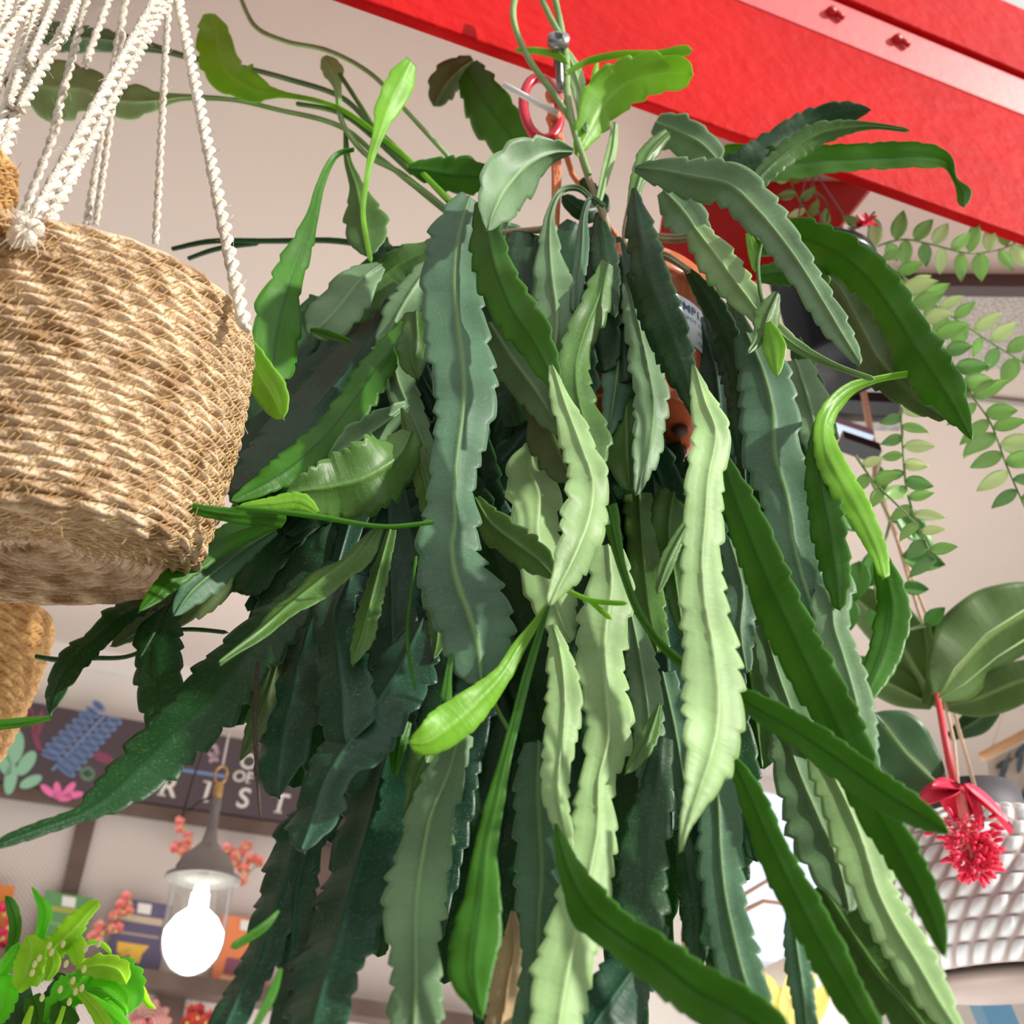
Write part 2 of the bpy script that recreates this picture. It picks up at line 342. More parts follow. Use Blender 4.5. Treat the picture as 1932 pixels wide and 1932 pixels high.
# ------------------------------------------------------------------ baskets
def coil_basket(name, c, ax, r_top, r_bot, h, label, m, coils=24, rot0=0, nseg=640, rp=11):
    root = thing(name, c, label, 'basket', 'seagrass hanging baskets')
    ax = ax.normalized(); x = Vector((0, -1, 0)); x = (x-ax*ax.dot(x)).normalized(); y = ax.cross(x)
    # profile: bottom centre -> bottom edge -> side -> rim ; arc length with coils
    nb = int(coils*.8); pitch = h/coils; prof = []
    path = [(0, .012), (r_bot*.55, .004), (r_bot*.86, .0), (r_bot*.96, .006), (r_bot*1.0, .020)]
    for i in range(1, 9):
        t = i/8; path.append((r_bot + (r_top-r_bot)*math.sin(t*math.pi/2)**.9, .02+(h-.02)*t))
    sm2 = catmull(path, .002*1); ac = [0]
    for i in range(1, len(sm2)): ac.append(ac[-1]+math.hypot(sm2[i][0]-sm2[i-1][0], sm2[i][1]-sm2[i-1][1]))
    tot = ac[-1]; ncoil = int(tot/pitch); K = ncoil*rp
    def at(s):
        import bisect
        i = min(len(ac)-2, max(0, bisect.bisect(ac, s)-1)); f = (s-ac[i])/max(1e-9, ac[i+1]-ac[i]); p, q = sm2[i], sm2[i+1]
        dr, dz = q[0]-p[0], q[1]-p[1]; L = math.hypot(dr, dz) or 1
        return p[0]+dr*f, p[1]+dz*f, dz/L, -dr/L
    V = []; Fc = []; rnd = random.Random(5)
    for k in range(K+1):
        s = tot*k/K; r, z, nr, nz = at(s); ci = min(ncoil-1, k//rp); f = (k/rp)-int(k/rp)
        for j in range(nseg):
            a = 2*math.pi*j/nseg; rr = max(r, .004)
            fr = abs(math.sin(math.pi*(k/rp)))**.55
            tw = math.sin(a*rr/(pitch*1.7)*1.0*2*math.pi/2 + (f-.5)*3.4 + ci*1.7)   # slanted twist of the grass
            ns = noise.noise(Vector((a*6, ci*3.1, 0)))
            hgt = pitch*.46*fr*(1+.42*tw+.5*ns) - pitch*.2
            V.append(Vector(c) + (x*math.cos(a)+y*math.sin(a))*(r+nr*hgt) + ax*(z+nz*hgt))
    for k in range(K):
        for j in range(nseg):
            a, b = k*nseg+j, k*nseg+(j+1) % nseg; Fc.append((a, b, b+nseg, a+nseg))
    # inside wall
    N0 = len(V)
    for (r, z) in ((r_top-.008, h), (r_bot-.008, .03), (0.001, .03)):
        for j in range(64):
            a = 2*math.pi*j/64; V.append(Vector(c)+(x*math.cos(a)+y*math.sin(a))*r+ax*z)
    for k in range(2):
        for j in range(64):
            a, b = N0+k*64+j, N0+k*64+(j+1) % 64; Fc.append((a, a+64, b+64, b))
    mesh('woven_body', V, Fc, m, root)
    st = MB()                                     # criss-cross jute stitches over the coils
    for ci in range(1, ncoil):
        s0, s1 = tot*(ci-.5)/ncoil, tot*(ci+.5)/ncoil; r0, z0, nr, nz = at(s0); r1, z1, _, _ = at(s1)
        if r0 < .02: continue
        cnt = int(2*math.pi*r0/(pitch*1.5)); ph = rnd.random()
        for j in range(cnt):
            for dd in ((-.32, .5), (.42, .9))if rnd.random() < .93 else ((-.3, .4),):
                a0 = 2*math.pi*(j+ph+dd[0]*.5)/cnt; a1 = 2*math.pi*(j+ph+dd[1]+rnd.uniform(-.25, .25))/cnt
                if math.cos(a0) < -.25: continue
                pp = []
                for q in (0, .5, 1):
                    a = a0+(a1-a0)*q; r = r0+(r1-r0)*q; z = z0+(z1-z0)*q; o2 = pitch*(.22 if q != .5 else .36)
                    pp.append(Vector(c)+(x*math.cos(a)+y*math.sin(a))*(r+nr*o2)+ax*(z+nz*o2))
                st.tube(pp, .00042, 3, caps=False)
        for _ in range(16 if r0 > .05 else 5):          # loose fibres
            a = rnd.uniform(-1.7, 1.7); p = Vector(c)+(x*math.cos(a)+y*math.sin(a))*(r0+nr*pitch*.5)+ax*(z0+nz*pitch*.5)
            d = Vector((rnd.uniform(-1, 1), rnd.uniform(-1, .2), rnd.uniform(-1, 1)))*.011
            st.tube([p, p+d*.5+Vector((0, 0, .002)), p+d], .00022, 3, caps=False)
    st.build('stitching', STITCH, root)
    return root, (x, y, ax)
def rope(a, b, R, parent, sag=0, hairs=26, seed=0, name='hanging_rope'):
    a, b = Vector(a), Vector(b); L = (b-a).length; d = (b-a)/L; x = d.orthogonal().normalized(); y = d.cross(x); rnd = random.Random(seed)
    n = max(24, int(L/(R*.75))); k = MB()
    for s in (0, math.pi):
        pts = []
        for i in range(n+1):
            t = i/n; an = t*L/(R*5.6)*2*math.pi+s; pts.append(a+d*L*t+Vector((0, 0, -sag*4*t*(1-t)))+(x*math.cos(an)+y*math.sin(an))*R*.52)
        k.tube(pts, [R*.56*(1+.12*math.sin(i*.7+seed)) for i in range(n+1)], 7)
    for _ in range(hairs):
        t = rnd.random(); p = a+d*L*t+Vector((0, 0, -sag*4*t*(1-t))); q = Vector((rnd.uniform(-1, 1), rnd.uniform(-1, 1), rnd.uniform(-1, 1))).normalized()
        k.tube([p, p+q*R*1.6, p+q*R*2.4+d*R*rnd.uniform(-1.6, 1.6)], .00014, 3, caps=False)
    return k.build(name, ROPE, parent)
bc = P(72, 1058, .50); tilt = math.radians(13); bax = Vector((-.05, -math.sin(tilt), math.cos(tilt)))
basket, (bx, by, bz) = coil_basket('hanging_basket', bc, bax, .114, .094, .158, 'large round seagrass basket with white twisted rope hangers, nearest at left', BASK, nseg=760)
YB = .50
ropes = [((462, 618), (328, -40), .43, .44, .0045), ((293, 462), (320, -40), .60, .47, .0034), ((163, 425), (242, -30), .62, .50, .0038),
         ((180, 425), (232, 60), .62, .50, .0034), ((52, 435), (312, -30), .385, .41, .0044), ((78, 436), (318, 0), .40, .43, .0036),
         ((92, 425), (225, 160), .40, .42, .0036), ((225, 160), (318, -20), .42, .425, .0036),
         ((40, 415), (112, 225), .60, .55, .0040), ((100, 250), (172, -30), .55, .50, .0038), ((160, 125), (216, -30), .52, .5, .0036)]
for i, (a, b, ya, yb, R) in enumerate(ropes): rope(P(a[0], a[1], ya), P(b[0], b[1], yb), R, basket, seed=i)
k = MB(); kc = P(50, 436, .350); rn = random.Random(3)
for i in range(9):
    q = Vector((rn.uniform(-1, 1), rn.uniform(-.6, .6), rn.uniform(-1, 1)))*.0055; k.ball(kc+q, .0055, n=8)
for i in range(40):
    q = Vector((rn.uniform(-1, 1), rn.uniform(-1, .3), rn.uniform(-1.2, 1))).normalized(); k.tube([kc, kc+q*.012, kc+q*.016+Vector((0, 0, -.003))], .0003, 3)
k.build('rope_knot', ROPE, basket)
# basket hanging lower, behind
c2 = P(-300, 1560, .92)
low, _ = coil_basket('hanging_basket', c2, Vector((-.02, -.05, 1)), .135, .095, .22, 'lower brown seagrass basket partly hidden behind the large one', BASK2, coils=24, nseg=420, rp=8)
# basket at the left border, only its edge shows
c3 = P(-222, 500, .34)
lef, _ = coil_basket('hanging_basket', c3, Vector((0, -.1, 1)), .045, .040, .075, 'small golden seagrass basket edge at the left border with rope bundle', BASK2, coils=12, nseg=300, rp=8)
bund = [((-20, 330), (75, -30)), ((-30, 250), (50, -30)), ((5, 300), (60, 110)), ((55, 120), (118, -30)), ((-15, 160), (25, -30)), ((20, 200), (85, -30)), ((-20, 60), (10, -20)),
        ((0, 280), (40, 200)), ((38, 208), (140, 20)), ((120, 70), (156, -30)), ((-10, 90), (90, -30))]
for i, (a, b) in enumerate(bund): rope(P(a[0], a[1], .40), P(b[0], b[1], .42), .0034 if i % 2 else .0040, lef, seed=40+i)
# ------------------------------------------------------------------ the big hanging cactus
root = thing('hanging_cactus', P(1165, 520, .64), 'large hanging leaf cactus with long serrated green stems in terracotta pot', 'plant')
TERRA = mat('terracotta_plastic', (.50, .115, .04), .28, (.56, .14, .05), 12, spec=.6, coat=.3, bump=.1, bscale=40)
pc = P(1188, 842, .69); ph = .158
k = MB(); k.lathe([(.0, .010), (.030, .010), (.034, .004), (.066, .004), (.070, .0), (.074, .003), (.075, .028), (.077, .030), (.086, ph-.026), (.091, ph-.026), (.093, ph-.022), (.093, ph), (.086, ph), (.083, ph-.03), (.06, .02), (0, .02)], pc, n=72)
pot = k.build('pot', TERRA, root)
k = MB()
for i in range(10):
    a = 2*math.pi*i/10+.2; k.lathe([(0, .0006), (.0065, .0006), (.0065, .0045)], pc+Vector((math.cos(a)*.046, math.sin(a)*.046, -.0005)), n=16)
tag(k.build('drain_hole', mat('dark_hole', (.08, .03, .02), .8), pot), 'dark round drain hole ring')
# soil
k = MB(); k.lathe([(0, ph-.02), (.084, ph-.018)], pc, n=40); k.build('soil', mat('potting_soil', (.05, .03, .02), .95, bump=1), root)
# label wrapped on the pot wall
LW = mat('label_paper', (.72, .76, .84), .6); INK = mat('label_ink', (.05, .10, .24), .6)
def potpt(ang, z, o=0):
    r = .077+(.086-.077)*((z-.03)/(ph-.056)) + o; return pc+Vector((math.sin(ang)*r, -math.cos(ang)*r, z))
def wrap(a0, a1, z0, z1, o, m, name, parent, n=14):
    V = []; Fc = []
    for i in range(n+1):
        a = a0+(a1-a0)*i/n
        for z, oo in ((z0, o), (z1, o), (z1, o-.0004), (z0, o-.0004)): V.append(potpt(a, z, oo))
    for i in range(n):
        for j in range(4): a, b = i*4+j, i*4+(j+1) % 4; Fc.append((a, a+4, b+4, b))
    Fc += [(0, 1, 2, 3), (n*4+3, n*4+2, n*4+1, n*4)]
    return mesh(name, V, Fc, m, parent)
stick = wrap(.28, 1.42, .062, .112, .0012, LW, 'price_sticker', pot)
def wraptext(body, a0, ztop, size, m, bold=.0, parent=None, name='printed_text'):
    c = bpy.data.curves.new('t', 'FONT'); c.body = body; c.size = size; c.offset = bold; c.resolution_u = 3
    o = bpy.data.objects.new('t', c); me = bpy.data.meshes.new_from_object(o); V = [v.co.copy() for v in me.vertices]; Fc = [tuple(p.vertices) for p in me.polygons]
    bpy.data.objects.remove(o)
    mesh(name, [potpt(a0+v.x/.078, ztop+v.y, .0016) for v in V], Fc, m, parent or stick, False)
wraptext('UMP16087', .46, .0975, .0125, INK, .0002); wraptext('HANGPOT 17  TERRA', .40, .088, .0062, INK)
wraptext('IT 8005', .80, .077, .008, mat('grey_ink', (.3, .32, .38), .6)); wraptext('CE  4 12 70', .8, .067, .006, INK)
# hanger: red clip, cords, metal hook
hk = P(1054, 150, .60)
k = MB(); top_ = P(1054, 62, .545); k.tube([top_+Vector((0, .035, .0)), top_, P(1056, 100, .57), P(1056, 150, .585), P(1060, 172, .59)], .0042, 10); k.lathe([(0, -.004), (.011, -.004), (.011, .004), (0, .004)], top_+Vector((0, .008, 0)), ax=Vector((0, 1, 0)), n=16)
tag(k.build('metal_hook', mat('brushed_steel', (.35, .35, .38), .35, metal=.8), root), 'grey steel hook fixed to the red beam')
k = MB(); ring = []
for i in range(25):
    a = 2*math.pi*i/24; ring.append(P(1022+34*math.cos(a)+6*math.sin(a), 205+58*math.sin(a), .60))
k.tube(ring, .0052, 8); k.build('red_clip', mat('red_plastic', (.65, .02, .05), .3), root)
ORC = mat('orange_cord', (.72, .22, .10), .7, bump=.5, bscale=300)
k = MB(); kn = P(1046, 225, .60)
for i in range(3): k.tube([kn+Vector((.004*(i-1), 0, .016)), kn+Vector((.003*(i-1), 0, -.02)), P(1046+4*i, 330, .61), P(1046+2*i, 430, .62), P([1040, 1070, 1090][i], 525, .63+.03*i)], .0028, 6)
k.tube([kn, P(1080, 330, .62), P(1165, 450, .64), P(1180, 505, .64)], .003, 6); k.ball(kn, .009, n=8); k.ball(P(1040, 180, .6), .008, (.8, .8, 1.6), n=8); k.build('hanger_cord', ORC, root)
k = MB(); k.tube([P(950, 160, .57), P(1052, 214, .585)], .0032, 8); k.build('plant_stake', mat('white_plastic', (.85, .85, .88), .4), root)
BL = []
def L(kind, y0, y1, roll, spec, **kw): BL.append((kind, y0, y1, roll, spec, kw))
L('T', .55, .50, 14, "885,372,40 866,440,105 858,520,118 862,600,118 872,680,128 874,760,118 862,850,96 856,930,90 858,985,104 852,1040,122 862,1100,150 884,1160,148 900,1215,130 905,1258,100 908,1295,40", wave=.02)
L('V', .54, .50, -12, "904,380,20 918,440,62 938,520,78 968,590,86 1002,640,76 1030,690,52 1052,735,16")
L('P', .49, .46, 30, "1040,690,8 1062,760,44 1092,840,64 1116,910,76 1108,980,90 1080,1050,74 1052,1105,36 1034,1142,12", period=38)
L('S', .52, .48, 25, "1080,285,12 1040,288,52 992,312,96 950,360,104 928,405,56 918,436,5", fold=.05)
L('V', .66, .64, -20, "880,130,50 905,175,82 940,225,88 966,262,80 990,300,40", label='dark folded blade')
L('S', .66, .68, 10, "892,112,16 862,135,48 836,165,56 818,200,16")
L('V', .60, .62, 0, "768,318,10 800,322,42 850,332,66 900,335,60 935,348,40")
L('L', .58, .55, 20, "1088,292,10 1108,250,50 1136,200,80 1176,160,86 1230,142,74 1280,136,62 1306,142,24", fold=.2)
L('P', .58, .55, 0, "1088,245,10 1046,180,12 1000,115,12 972,50,12 970,5,12 985,-18,11 1015,-12,11 1042,40,12 1066,80,10")
L('P', .58, .55, 0, "1112,330,10 1085,250,12 1070,180,13 1068,120,14 1060,60,13 1048,0,12 1042,-30,12")
L('L', .56, .54, 0, "1068,138,8 1110,115,13 1170,103,14 1240,103,15 1285,97,20 1306,96,16")
L('L', .57, .56, 0, "974,95,8 1010,96,13 1050,104,14 1072,120,12")
L('P', .59, .57, 20, "1064,90,12 1082,130,30 1096,180,26 1104,225,22 1106,250,8")
L('P', .60, .58, 20, "1160,232,12 1155,280,20 1142,330,18 1128,390,10", teeth=.6)
L('L', .58, .57, 0, "1127,112,5 1121,150,14 1116,190,8")
L('W', .58, .60, 0, "1066,190,8 1085,255,10 1108,330,12 1130,385,14 1150,440,15")
L('W', .61, .62, 0, "1185,500,14 1180,440,14 1190,380,12 1200,330,10")
L('W', .56, .60, 0, "1340,430,10 1290,450,16 1230,448,18 1180,440,16")
L('W', .56, .62, 0, "1300,512,12 1250,482,16 1190,490,18 1150,500,18")
L('W', .58, .60, 0, "1050,430,14 990,436,14 940,440,14")
L('S', .70, .62, 0, "62,84,12 80,62,46 120,70,52 180,72,42 250,82,28 310,96,14 370,112,11 450,125,9 540,148,10 640,182,10 700,235,10 780,310,10 852,385,12", period=40, teeth=.8)
L('P', .70, .62, 15, "14,172,30 50,160,80 105,165,112 155,168,88 200,184,58 250,192,64 300,190,30 350,184,13 440,188,9 520,206,9 640,238,10 720,300,10 845,402,12", period=46)
L('L', .64, .60, 20, "396,26,22 408,60,60 414,100,76 432,142,80 480,170,46 530,178,14 600,190,9 660,215,9 760,292,10 850,380,10", period=36)
L('P', .66, .60, 0, "448,-20,8 480,48,9 540,78,9 620,96,9 700,140,9 762,205,9 850,300,9")
L('L', .58, .60, 12, "776,116,26 756,155,52 732,205,44 716,250,24 700,300,14 690,350,10 685,410,10 700,495,10", period=46, teeth=.6)
L('P', .62, .62, 0, "610,108,14 624,130,42 636,165,16 646,230,10 690,290,11 760,330,11 860,410,11")
L('G', .62, .62, 0, "640,140,8 680,200,9 720,260,10 800,330,10 870,400,10")
L('G', .63, .61, 0, "560,196,8 640,212,10 700,255,10 780,330,10")
L('G', .63, .60, 12, "652,240,8 656,300,14 672,350,30 682,400,72 690,440,80 692,482,26")
L('V', .58, .54, 25, "668,282,8 632,295,12 604,350,16 590,410,24 570,470,44 548,530,62 530,590,86 520,640,94 514,690,66 506,728,12", period=50)
L('L', .53, .52, -20, "456,640,20 470,668,48 496,712,60 520,755,56 534,790,18", teeth=.4, label='yellow green young blade')
L('K', .72, .64, 0, "325,470,8 400,456,10 500,455,10 640,455,11 750,480,11 850,520,10")
L('K', .72, .70, 0, "355,488,8 410,470,9 490,459,9")
L('S', .60, .58, -25, "720,500,20 680,530,70 640,580,86 606,615,66 584,632,14")
L('V', .575, .57, -10, "586,622,8 620,632,18 665,645,6")
L('G', .62, .64, -15, "850,445,30 800,478,56 740,510,66 690,560,70 660,610,40")
L('K', .66, .66, -10, "770,470,20 720,500,60 670,560,80 640,640,60 620,700,20")
L('D', .66, .58, -18, "740,560,60 696,640,92 645,710,112 590,780,112 538,842,104 488,892,84 446,932,20", wave=.02)
L('V', .60, .55, -20, "775,590,16 745,650,50 700,710,62 650,780,66 600,838,66 540,888,56 490,918,40 436,945,10", label='bright green blade')
L('S', .62, .60, -20, "822,490,20 790,530,52 756,585,64 730,640,40 716,675,10")
L('G', .58, .58, 0, "785,588,40 786,640,62 778,680,56 790,716,10")
L('S', .60, .60, 10, "735,650,60 750,720,62 775,780,52 800,840,40 815,890,20")
L('S', .58, .56, 20, "770,765,20 715,805,64 665,838,64 618,868,10", fold=.05)
L('G', .54, .51, 18, "775,815,30 750,862,110 690,900,136 625,918,116 575,925,70 540,930,14", fold=.05, period=24, wave=.1)
L('V', .50, .48, 0, "818,985,9 720,993,9 600,975,11 520,965,11 440,957,8")
L('L', .49, .485, 20, "600,968,10 565,945,36 512,950,26 450,956,8")
L('V', .47, .50, -10, "326,940,8 365,958,20 425,970,28 480,975,36 540,980,40")
L('V', .56, .51, -15, "530,985,20 455,1002,48 390,1035,54 335,1080,46 292,1125,30 262,1154,5", teeth=.5)
L('T', .58, .53, 0, "520,1000,20 470,1030,46 415,1070,60 362,1115,54 328,1162,10")
L('K', .62, .56, -15, "420,1070,30 320,1120,62 240,1160,66 188,1200,44 146,1238,52 112,1290,42 94,1348,6")
L('V', .56, .55, 0, "96,1354,8 55,1362,18 0,1368,20 -30,1370,20")
L('K', .60, .56, 0, "330,1120,30 302,1190,76 296,1260,88 302,1330,76 302,1392,18", period=36)
L('K', .57, .55, 0, "345,1100,6 310,1160,7 265,1240,5")
L('K', .64, .60, 0, "68,1238,8 110,1244,10 170,1242,9 250,1236,8 330,1190,8 430,1193,8")
L('O', .64, .58, -20, "470,1050,40 400,1120,50 330,1160,50 260,1190,36 210,1220,10")
L('K', .60, .50, -14, "590,1080,40 540,1150,80 480,1215,104 430,1275,116 380,1335,116 320,1390,110 258,1450,104 200,1504,74 150,1537,30 80,1562,30 20,1584,24 -20,1602,8", wave=.02)
L('G', .56, .50, -35, "710,1000,20 668,1050,46 616,1090,54 556,1138,44 490,1195,24 414,1252,4", teeth=.5)
L('D', .62, .56, -12, "640,1060,60 600,1140,84 574,1220,96 556,1300,104 538,1380,104 528,1450,84 524,1505,14", period=44)
L('D', .58, .53, 0, "664,1080,60 632,1160,72 640,1240,82 648,1310,108 650,1370,96 656,1405,18")
L('G', .57, .54, -10, "738,1000,16 716,1080,34 698,1150,42 682,1210,38 664,1256,6")
L('D', .58, .49, -15, "800,1170,40 762,1250,104 718,1320,120 662,1400,116 616,1475,84 592,1550,84 572,1606,20")
L('D', .60, .47, -15, "745,1380,70 722,1470,124 698,1560,132 672,1650,130 650,1730,136 628,1810,132 606,1890,116 590,1960,90")
L('S', .54, .47, 5, "868,1380,56 845,1460,72 812,1540,92 796,1620,104 786,1700,120 784,1780,96 784,1860,96 780,1940,104 778,1990,90", wave=.02)
L('V', .50, .45, -8, "1035,1140,9 1016,1200,13 992,1280,17 972,1360,19 952,1440,24 934,1520,36 916,1600,44 908,1680,66 898,1760,92 892,1830,86 902,1890,40 910,1922,5", teeth=.4, period=60, label='bright green stem with broad tip')
L('L', .50, .47, 12, "1036,1140,9 1005,1185,18 978,1222,26 945,1275,36 896,1328,64 846,1372,76 806,1398,62 772,1402,22", teeth=.3, label='lime young blade')
L('G', .51, .49, 0, "918,1290,8 942,1345,8 970,1392,8")
L('V', .50, .49, 0, "852,1234,10 846,1275,14 842,1324,24", teeth=.7)
L('G', .55, .52, -10, "898,940,16 925,985,56 970,1022,66 1015,1055,60 1048,1090,14", label='short dull green blade')
L('L', .51, .50, 0, "1068,1114,9 1112,1132,10 1150,1137,10 1184,1138,9")
L('L', .51, .50, 0, "1114,1134,9 1135,1152,10 1154,1168,10")
L('P', .60, .55, 28, "1002,840,20 998,885,74 1016,935,98 1012,1000,96 1022,1065,90 1040,1125,88 1058,1175,66 1076,1212,14", period=48)
L('O', .57, .55, -15, "1000,740,50 1036,810,90 1064,870,76 1086,920,10", label='shaded olive blade')
L('S', .56, .55, -10, "924,610,50 966,675,78 1010,735,72 1045,790,50 1066,825,10")
L('S', .58, .55, 10, "1125,385,8 1092,356,12 1058,362,12 1040,400,16 1036,450,36 1040,520,74 1050,600,88 1046,670,66 1040,745,14")
L('T', .58, .56, 0, "1140,390,8 1116,374,11 1102,405,14 1098,460,26 1090,530,26 1084,590,14")
L('G', .56, .53, 22, "1146,495,26 1128,560,56 1104,620,58 1086,690,60 1092,760,76 1112,830,72 1124,890,24")
L('T', .60, .58, 5, "1160,520,26 1166,580,54 1168,650,62 1162,720,60 1152,790,34 1146,830,4")
L('S', .59, .56, 28, "1182,535,16 1200,600,48 1218,680,62 1232,760,62 1226,830,60 1212,885,38 1200,935,8")
L('G', .60, .57, -8, "1186,690,60 1182,770,84 1184,850,92 1190,925,20")
L('K', .55, .52, -12, "1196,355,10 1206,430,54 1224,520,70 1252,600,72 1280,670,60 1306,750,30 1314,800,6")
L('K', .57, .54, -12, "1186,515,14 1216,575,44 1256,650,56 1296,730,42 1312,790,10")
L('P', .48, .43, 28, "1308,690,6 1326,755,46 1348,820,70 1334,900,72 1328,980,76 1322,1060,76 1328,1140,84 1342,1220,100 1352,1300,114 1350,1370,114 1336,1430,96 1312,1500,54 1292,1560,20 1284,1608,4", wave=.015, fold=.05)
L('V', .52, .44, -20, "1358,850,20 1388,945,64 1420,1030,80 1454,1110,86 1494,1195,90 1534,1280,88 1574,1360,84 1612,1440,82 1652,1525,74 1696,1605,66 1738,1685,56 1766,1750,40 1782,1804,8", teeth=.7, wave=.02, label='long dark green blade')
L('V', .50, .42, -14, "1146,955,36 1158,1010,26 1176,1080,16 1210,1165,15 1270,1238,17 1340,1284,26 1420,1332,48 1500,1378,62 1580,1432,68 1650,1482,68 1710,1522,62 1760,1552,38 1792,1574,5", teeth=.6, label='long diagonal green blade')
L('T', .58, .48, 14, "1408,630,60 1438,700,96 1458,780,110 1462,860,112 1484,940,108 1496,1020,98 1516,1100,90 1546,1180,80 1578,1260,78 1606,1340,74 1628,1420,60 1646,1475,14", wave=.02)
L('L', .55, .50, 25, "1712,706,12 1650,718,14 1595,742,28 1558,790,36 1560,850,46 1594,915,54 1628,975,48 1656,1040,34 1668,1090,20", teeth=.5, label='arching pale lime blade')
L('V', .53, .50, -10, "1655,1030,20 1672,1090,46 1682,1150,62 1670,1220,62 1645,1285,48 1624,1338,12", teeth=.6)
L('V', .54, .50, -18, "1545,790,14 1540,850,42 1552,930,62 1566,1010,64 1578,1090,50 1584,1150,20")
L('S', .535, .47, 15, "1560,1030,40 1576,1100,70 1570,1170,70 1590,1240,70 1610,1310,66 1625,1380,56 1640,1440,20")
L('S', .50, .45, 22, "1198,318,12 1245,322,52 1310,335,78 1375,350,82 1425,395,78 1468,445,66 1508,500,58 1550,568,52 1590,636,44 1622,688,12", label='large arching grey green blade')
L('S', .60, .60, 20, "1236,232,40 1270,245,66 1320,270,66 1355,305,30")
L('S', .58, .57, 15, "1252,360,30 1285,395,76 1310,430,66 1330,465,20")
L('P', .56, .50, 15, "1310,430,40 1352,485,66 1400,550,64 1440,600,40 1500,652,24 1570,688,13 1650,716,11", label='pale blade ending in a thin stem')
L('K', .62, .60, -10, "1370,318,36 1430,292,58 1484,252,50 1540,226,52 1598,213,42 1644,207,6")
L('G', .60, .57, 20, "1415,356,30 1468,302,42 1528,262,46 1590,242,30 1650,238,13 1716,246,8")
L('V', .64, .58, -25, "1365,300,46 1440,310,64 1550,302,52 1650,298,48 1740,294,46 1786,304,24 1802,338,9 1818,366,26 1818,390,10", teeth=.5, label='long horizontal dark green blade')
L('V', .60, .52, -16, "1420,455,60 1500,448,76 1572,472,78 1632,520,80 1684,588,80 1722,650,90 1764,712,84 1804,775,48 1834,830,5", label='broad dark green blade arching right')
L('O', .62, .56, -10, "1500,520,50 1570,530,66 1615,600,76 1660,680,80 1720,740,60 1786,790,20")
L('V', .60, .60, 10, "1430,520,30 1480,515,46 1540,520,40 1560,540,20")
L('P', .54, .53, 10, "1422,408,6 1432,425,24 1440,456,16", teeth=.2)
L('L', .545, .535, 0, "1410,440,8 1420,470,22 1424,512,8")
L('G', .54, .52, 0, "1440,445,6 1430,500,8 1436,560,8 1450,600,8")
L('G', .52, .51, 10, "1466,552,14 1448,596,50 1432,640,22 1410,668,8")
L('L', .51, .505, 0, "1450,608,14 1462,655,44 1466,710,8", teeth=.5)
L('D', .62, .58, -10, "1330,540,16 1358,620,50 1384,700,50 1396,780,46 1404,860,34 1408,940,10")
L('K', .60, .57, -15, "1296,508,14 1332,560,42 1362,620,50 1388,690,40 1398,780,46 1402,870,20")
L('S', .62, .58, 15, "1500,680,50 1526,760,76 1540,830,60 1548,880,14")
L('P', .57, .47, 18, "1146,1030,60 1152,1110,90 1140,1200,92 1140,1290,90 1146,1390,86 1128,1470,66 1126,1560,86 1112,1640,94 1096,1710,104 1078,1790,106 1062,1870,112 1048,1960,100", wave=.02)
L('P', .52, .48, 15, "1042,1180,16 1058,1250,52 1064,1340,70 1056,1420,58 1050,1490,52 1062,1560,36 1078,1606,10")
L('V', .47, .40, -15, "1048,1555,8 1074,1645,50 1112,1716,84 1172,1765,80 1240,1810,92 1312,1866,100 1390,1910,96 1450,1950,80 1500,1990,50", teeth=.6, label='wide glossy green blade at the bottom')
L('T', .56, .49, 0, "1016,1400,50 1014,1490,92 1018,1570,104 1022,1650,98 1016,1740,76 1012,1820,66 1002,1900,60 996,1970,60")
L('Y', .57, .54, 0, "968,1720,10 968,1790,46 956,1860,60 944,1940,66 940,1980,50", label='dried tan blade')
L('K', .56, .50, 10, "1248,1390,44 1238,1490,62 1222,1570,84 1216,1650,96 1214,1730,88 1206,1780,30")
L('D', .56, .50, 0, "1250,1740,40 1200,1820,96 1150,1890,116 1110,1950,70")
L('T', .57, .48, 6, "1345,1420,70 1354,1510,84 1358,1600,82 1366,1680,82 1382,1760,86 1402,1840,84 1428,1910,64 1445,1960,30", wave=.02)
L('K', .56, .52, 0, "1284,1570,24 1302,1650,52 1316,1730,62 1316,1795,42 1318,1838,5")
L('V', .49, .43, -16, "1378,1425,14 1410,1492,48 1450,1585,62 1490,1668,68 1530,1748,74 1570,1820,74 1612,1892,64 1655,1965,40", teeth=.5, label='dark green blade hanging lower right')
L('S', .57, .52, 18, "1480,1380,46 1506,1460,92 1540,1540,124 1572,1610,120 1590,1670,80 1600,1720,20")
L('P', .54, .46, 24, "1520,1370,40 1556,1440,64 1596,1520,84 1628,1600,92 1652,1680,80 1686,1750,82 1728,1820,80 1768,1890,60 1806,1950,30", wave=.02)
L('G', .58, .50, -4, "1550,1670,40 1600,1750,116 1655,1830,96 1716,1900,84 1762,1960,60")
L('T', .54, .50, 0, "1494,1670,10 1500,1760,40 1512,1850,48 1524,1950,40")
L('G', .56, .53, 0, "1626,1800,10 1640,1860,36 1652,1950,26")
L('G', .66, .60, 5, "1205,930,56 1212,1040,62 1222,1140,60 1240,1230,50")
L('S', .60, .55, 10, "1190,1160,40 1208,1250,60 1222,1350,60 1226,1440,52 1222,1530,12")
L('G', .66, .62, 0, "1280,900,60 1262,990,66 1275,1100,52 1290,1200,20")
L('T', .62, .57, 0, "1250,1270,50 1272,1370,62 1288,1460,54 1300,1540,20")
L('T', .58, .55, 10, "1376,1020,40 1400,1110,66 1396,1190,58 1408,1270,24")
L('S', .60, .54, 15, "1440,1180,40 1466,1270,66 1494,1350,66 1520,1430,40")
L('G', .54, .52, -10, "1245,1330,8 1225,1390,36 1196,1440,22 1180,1460,5")
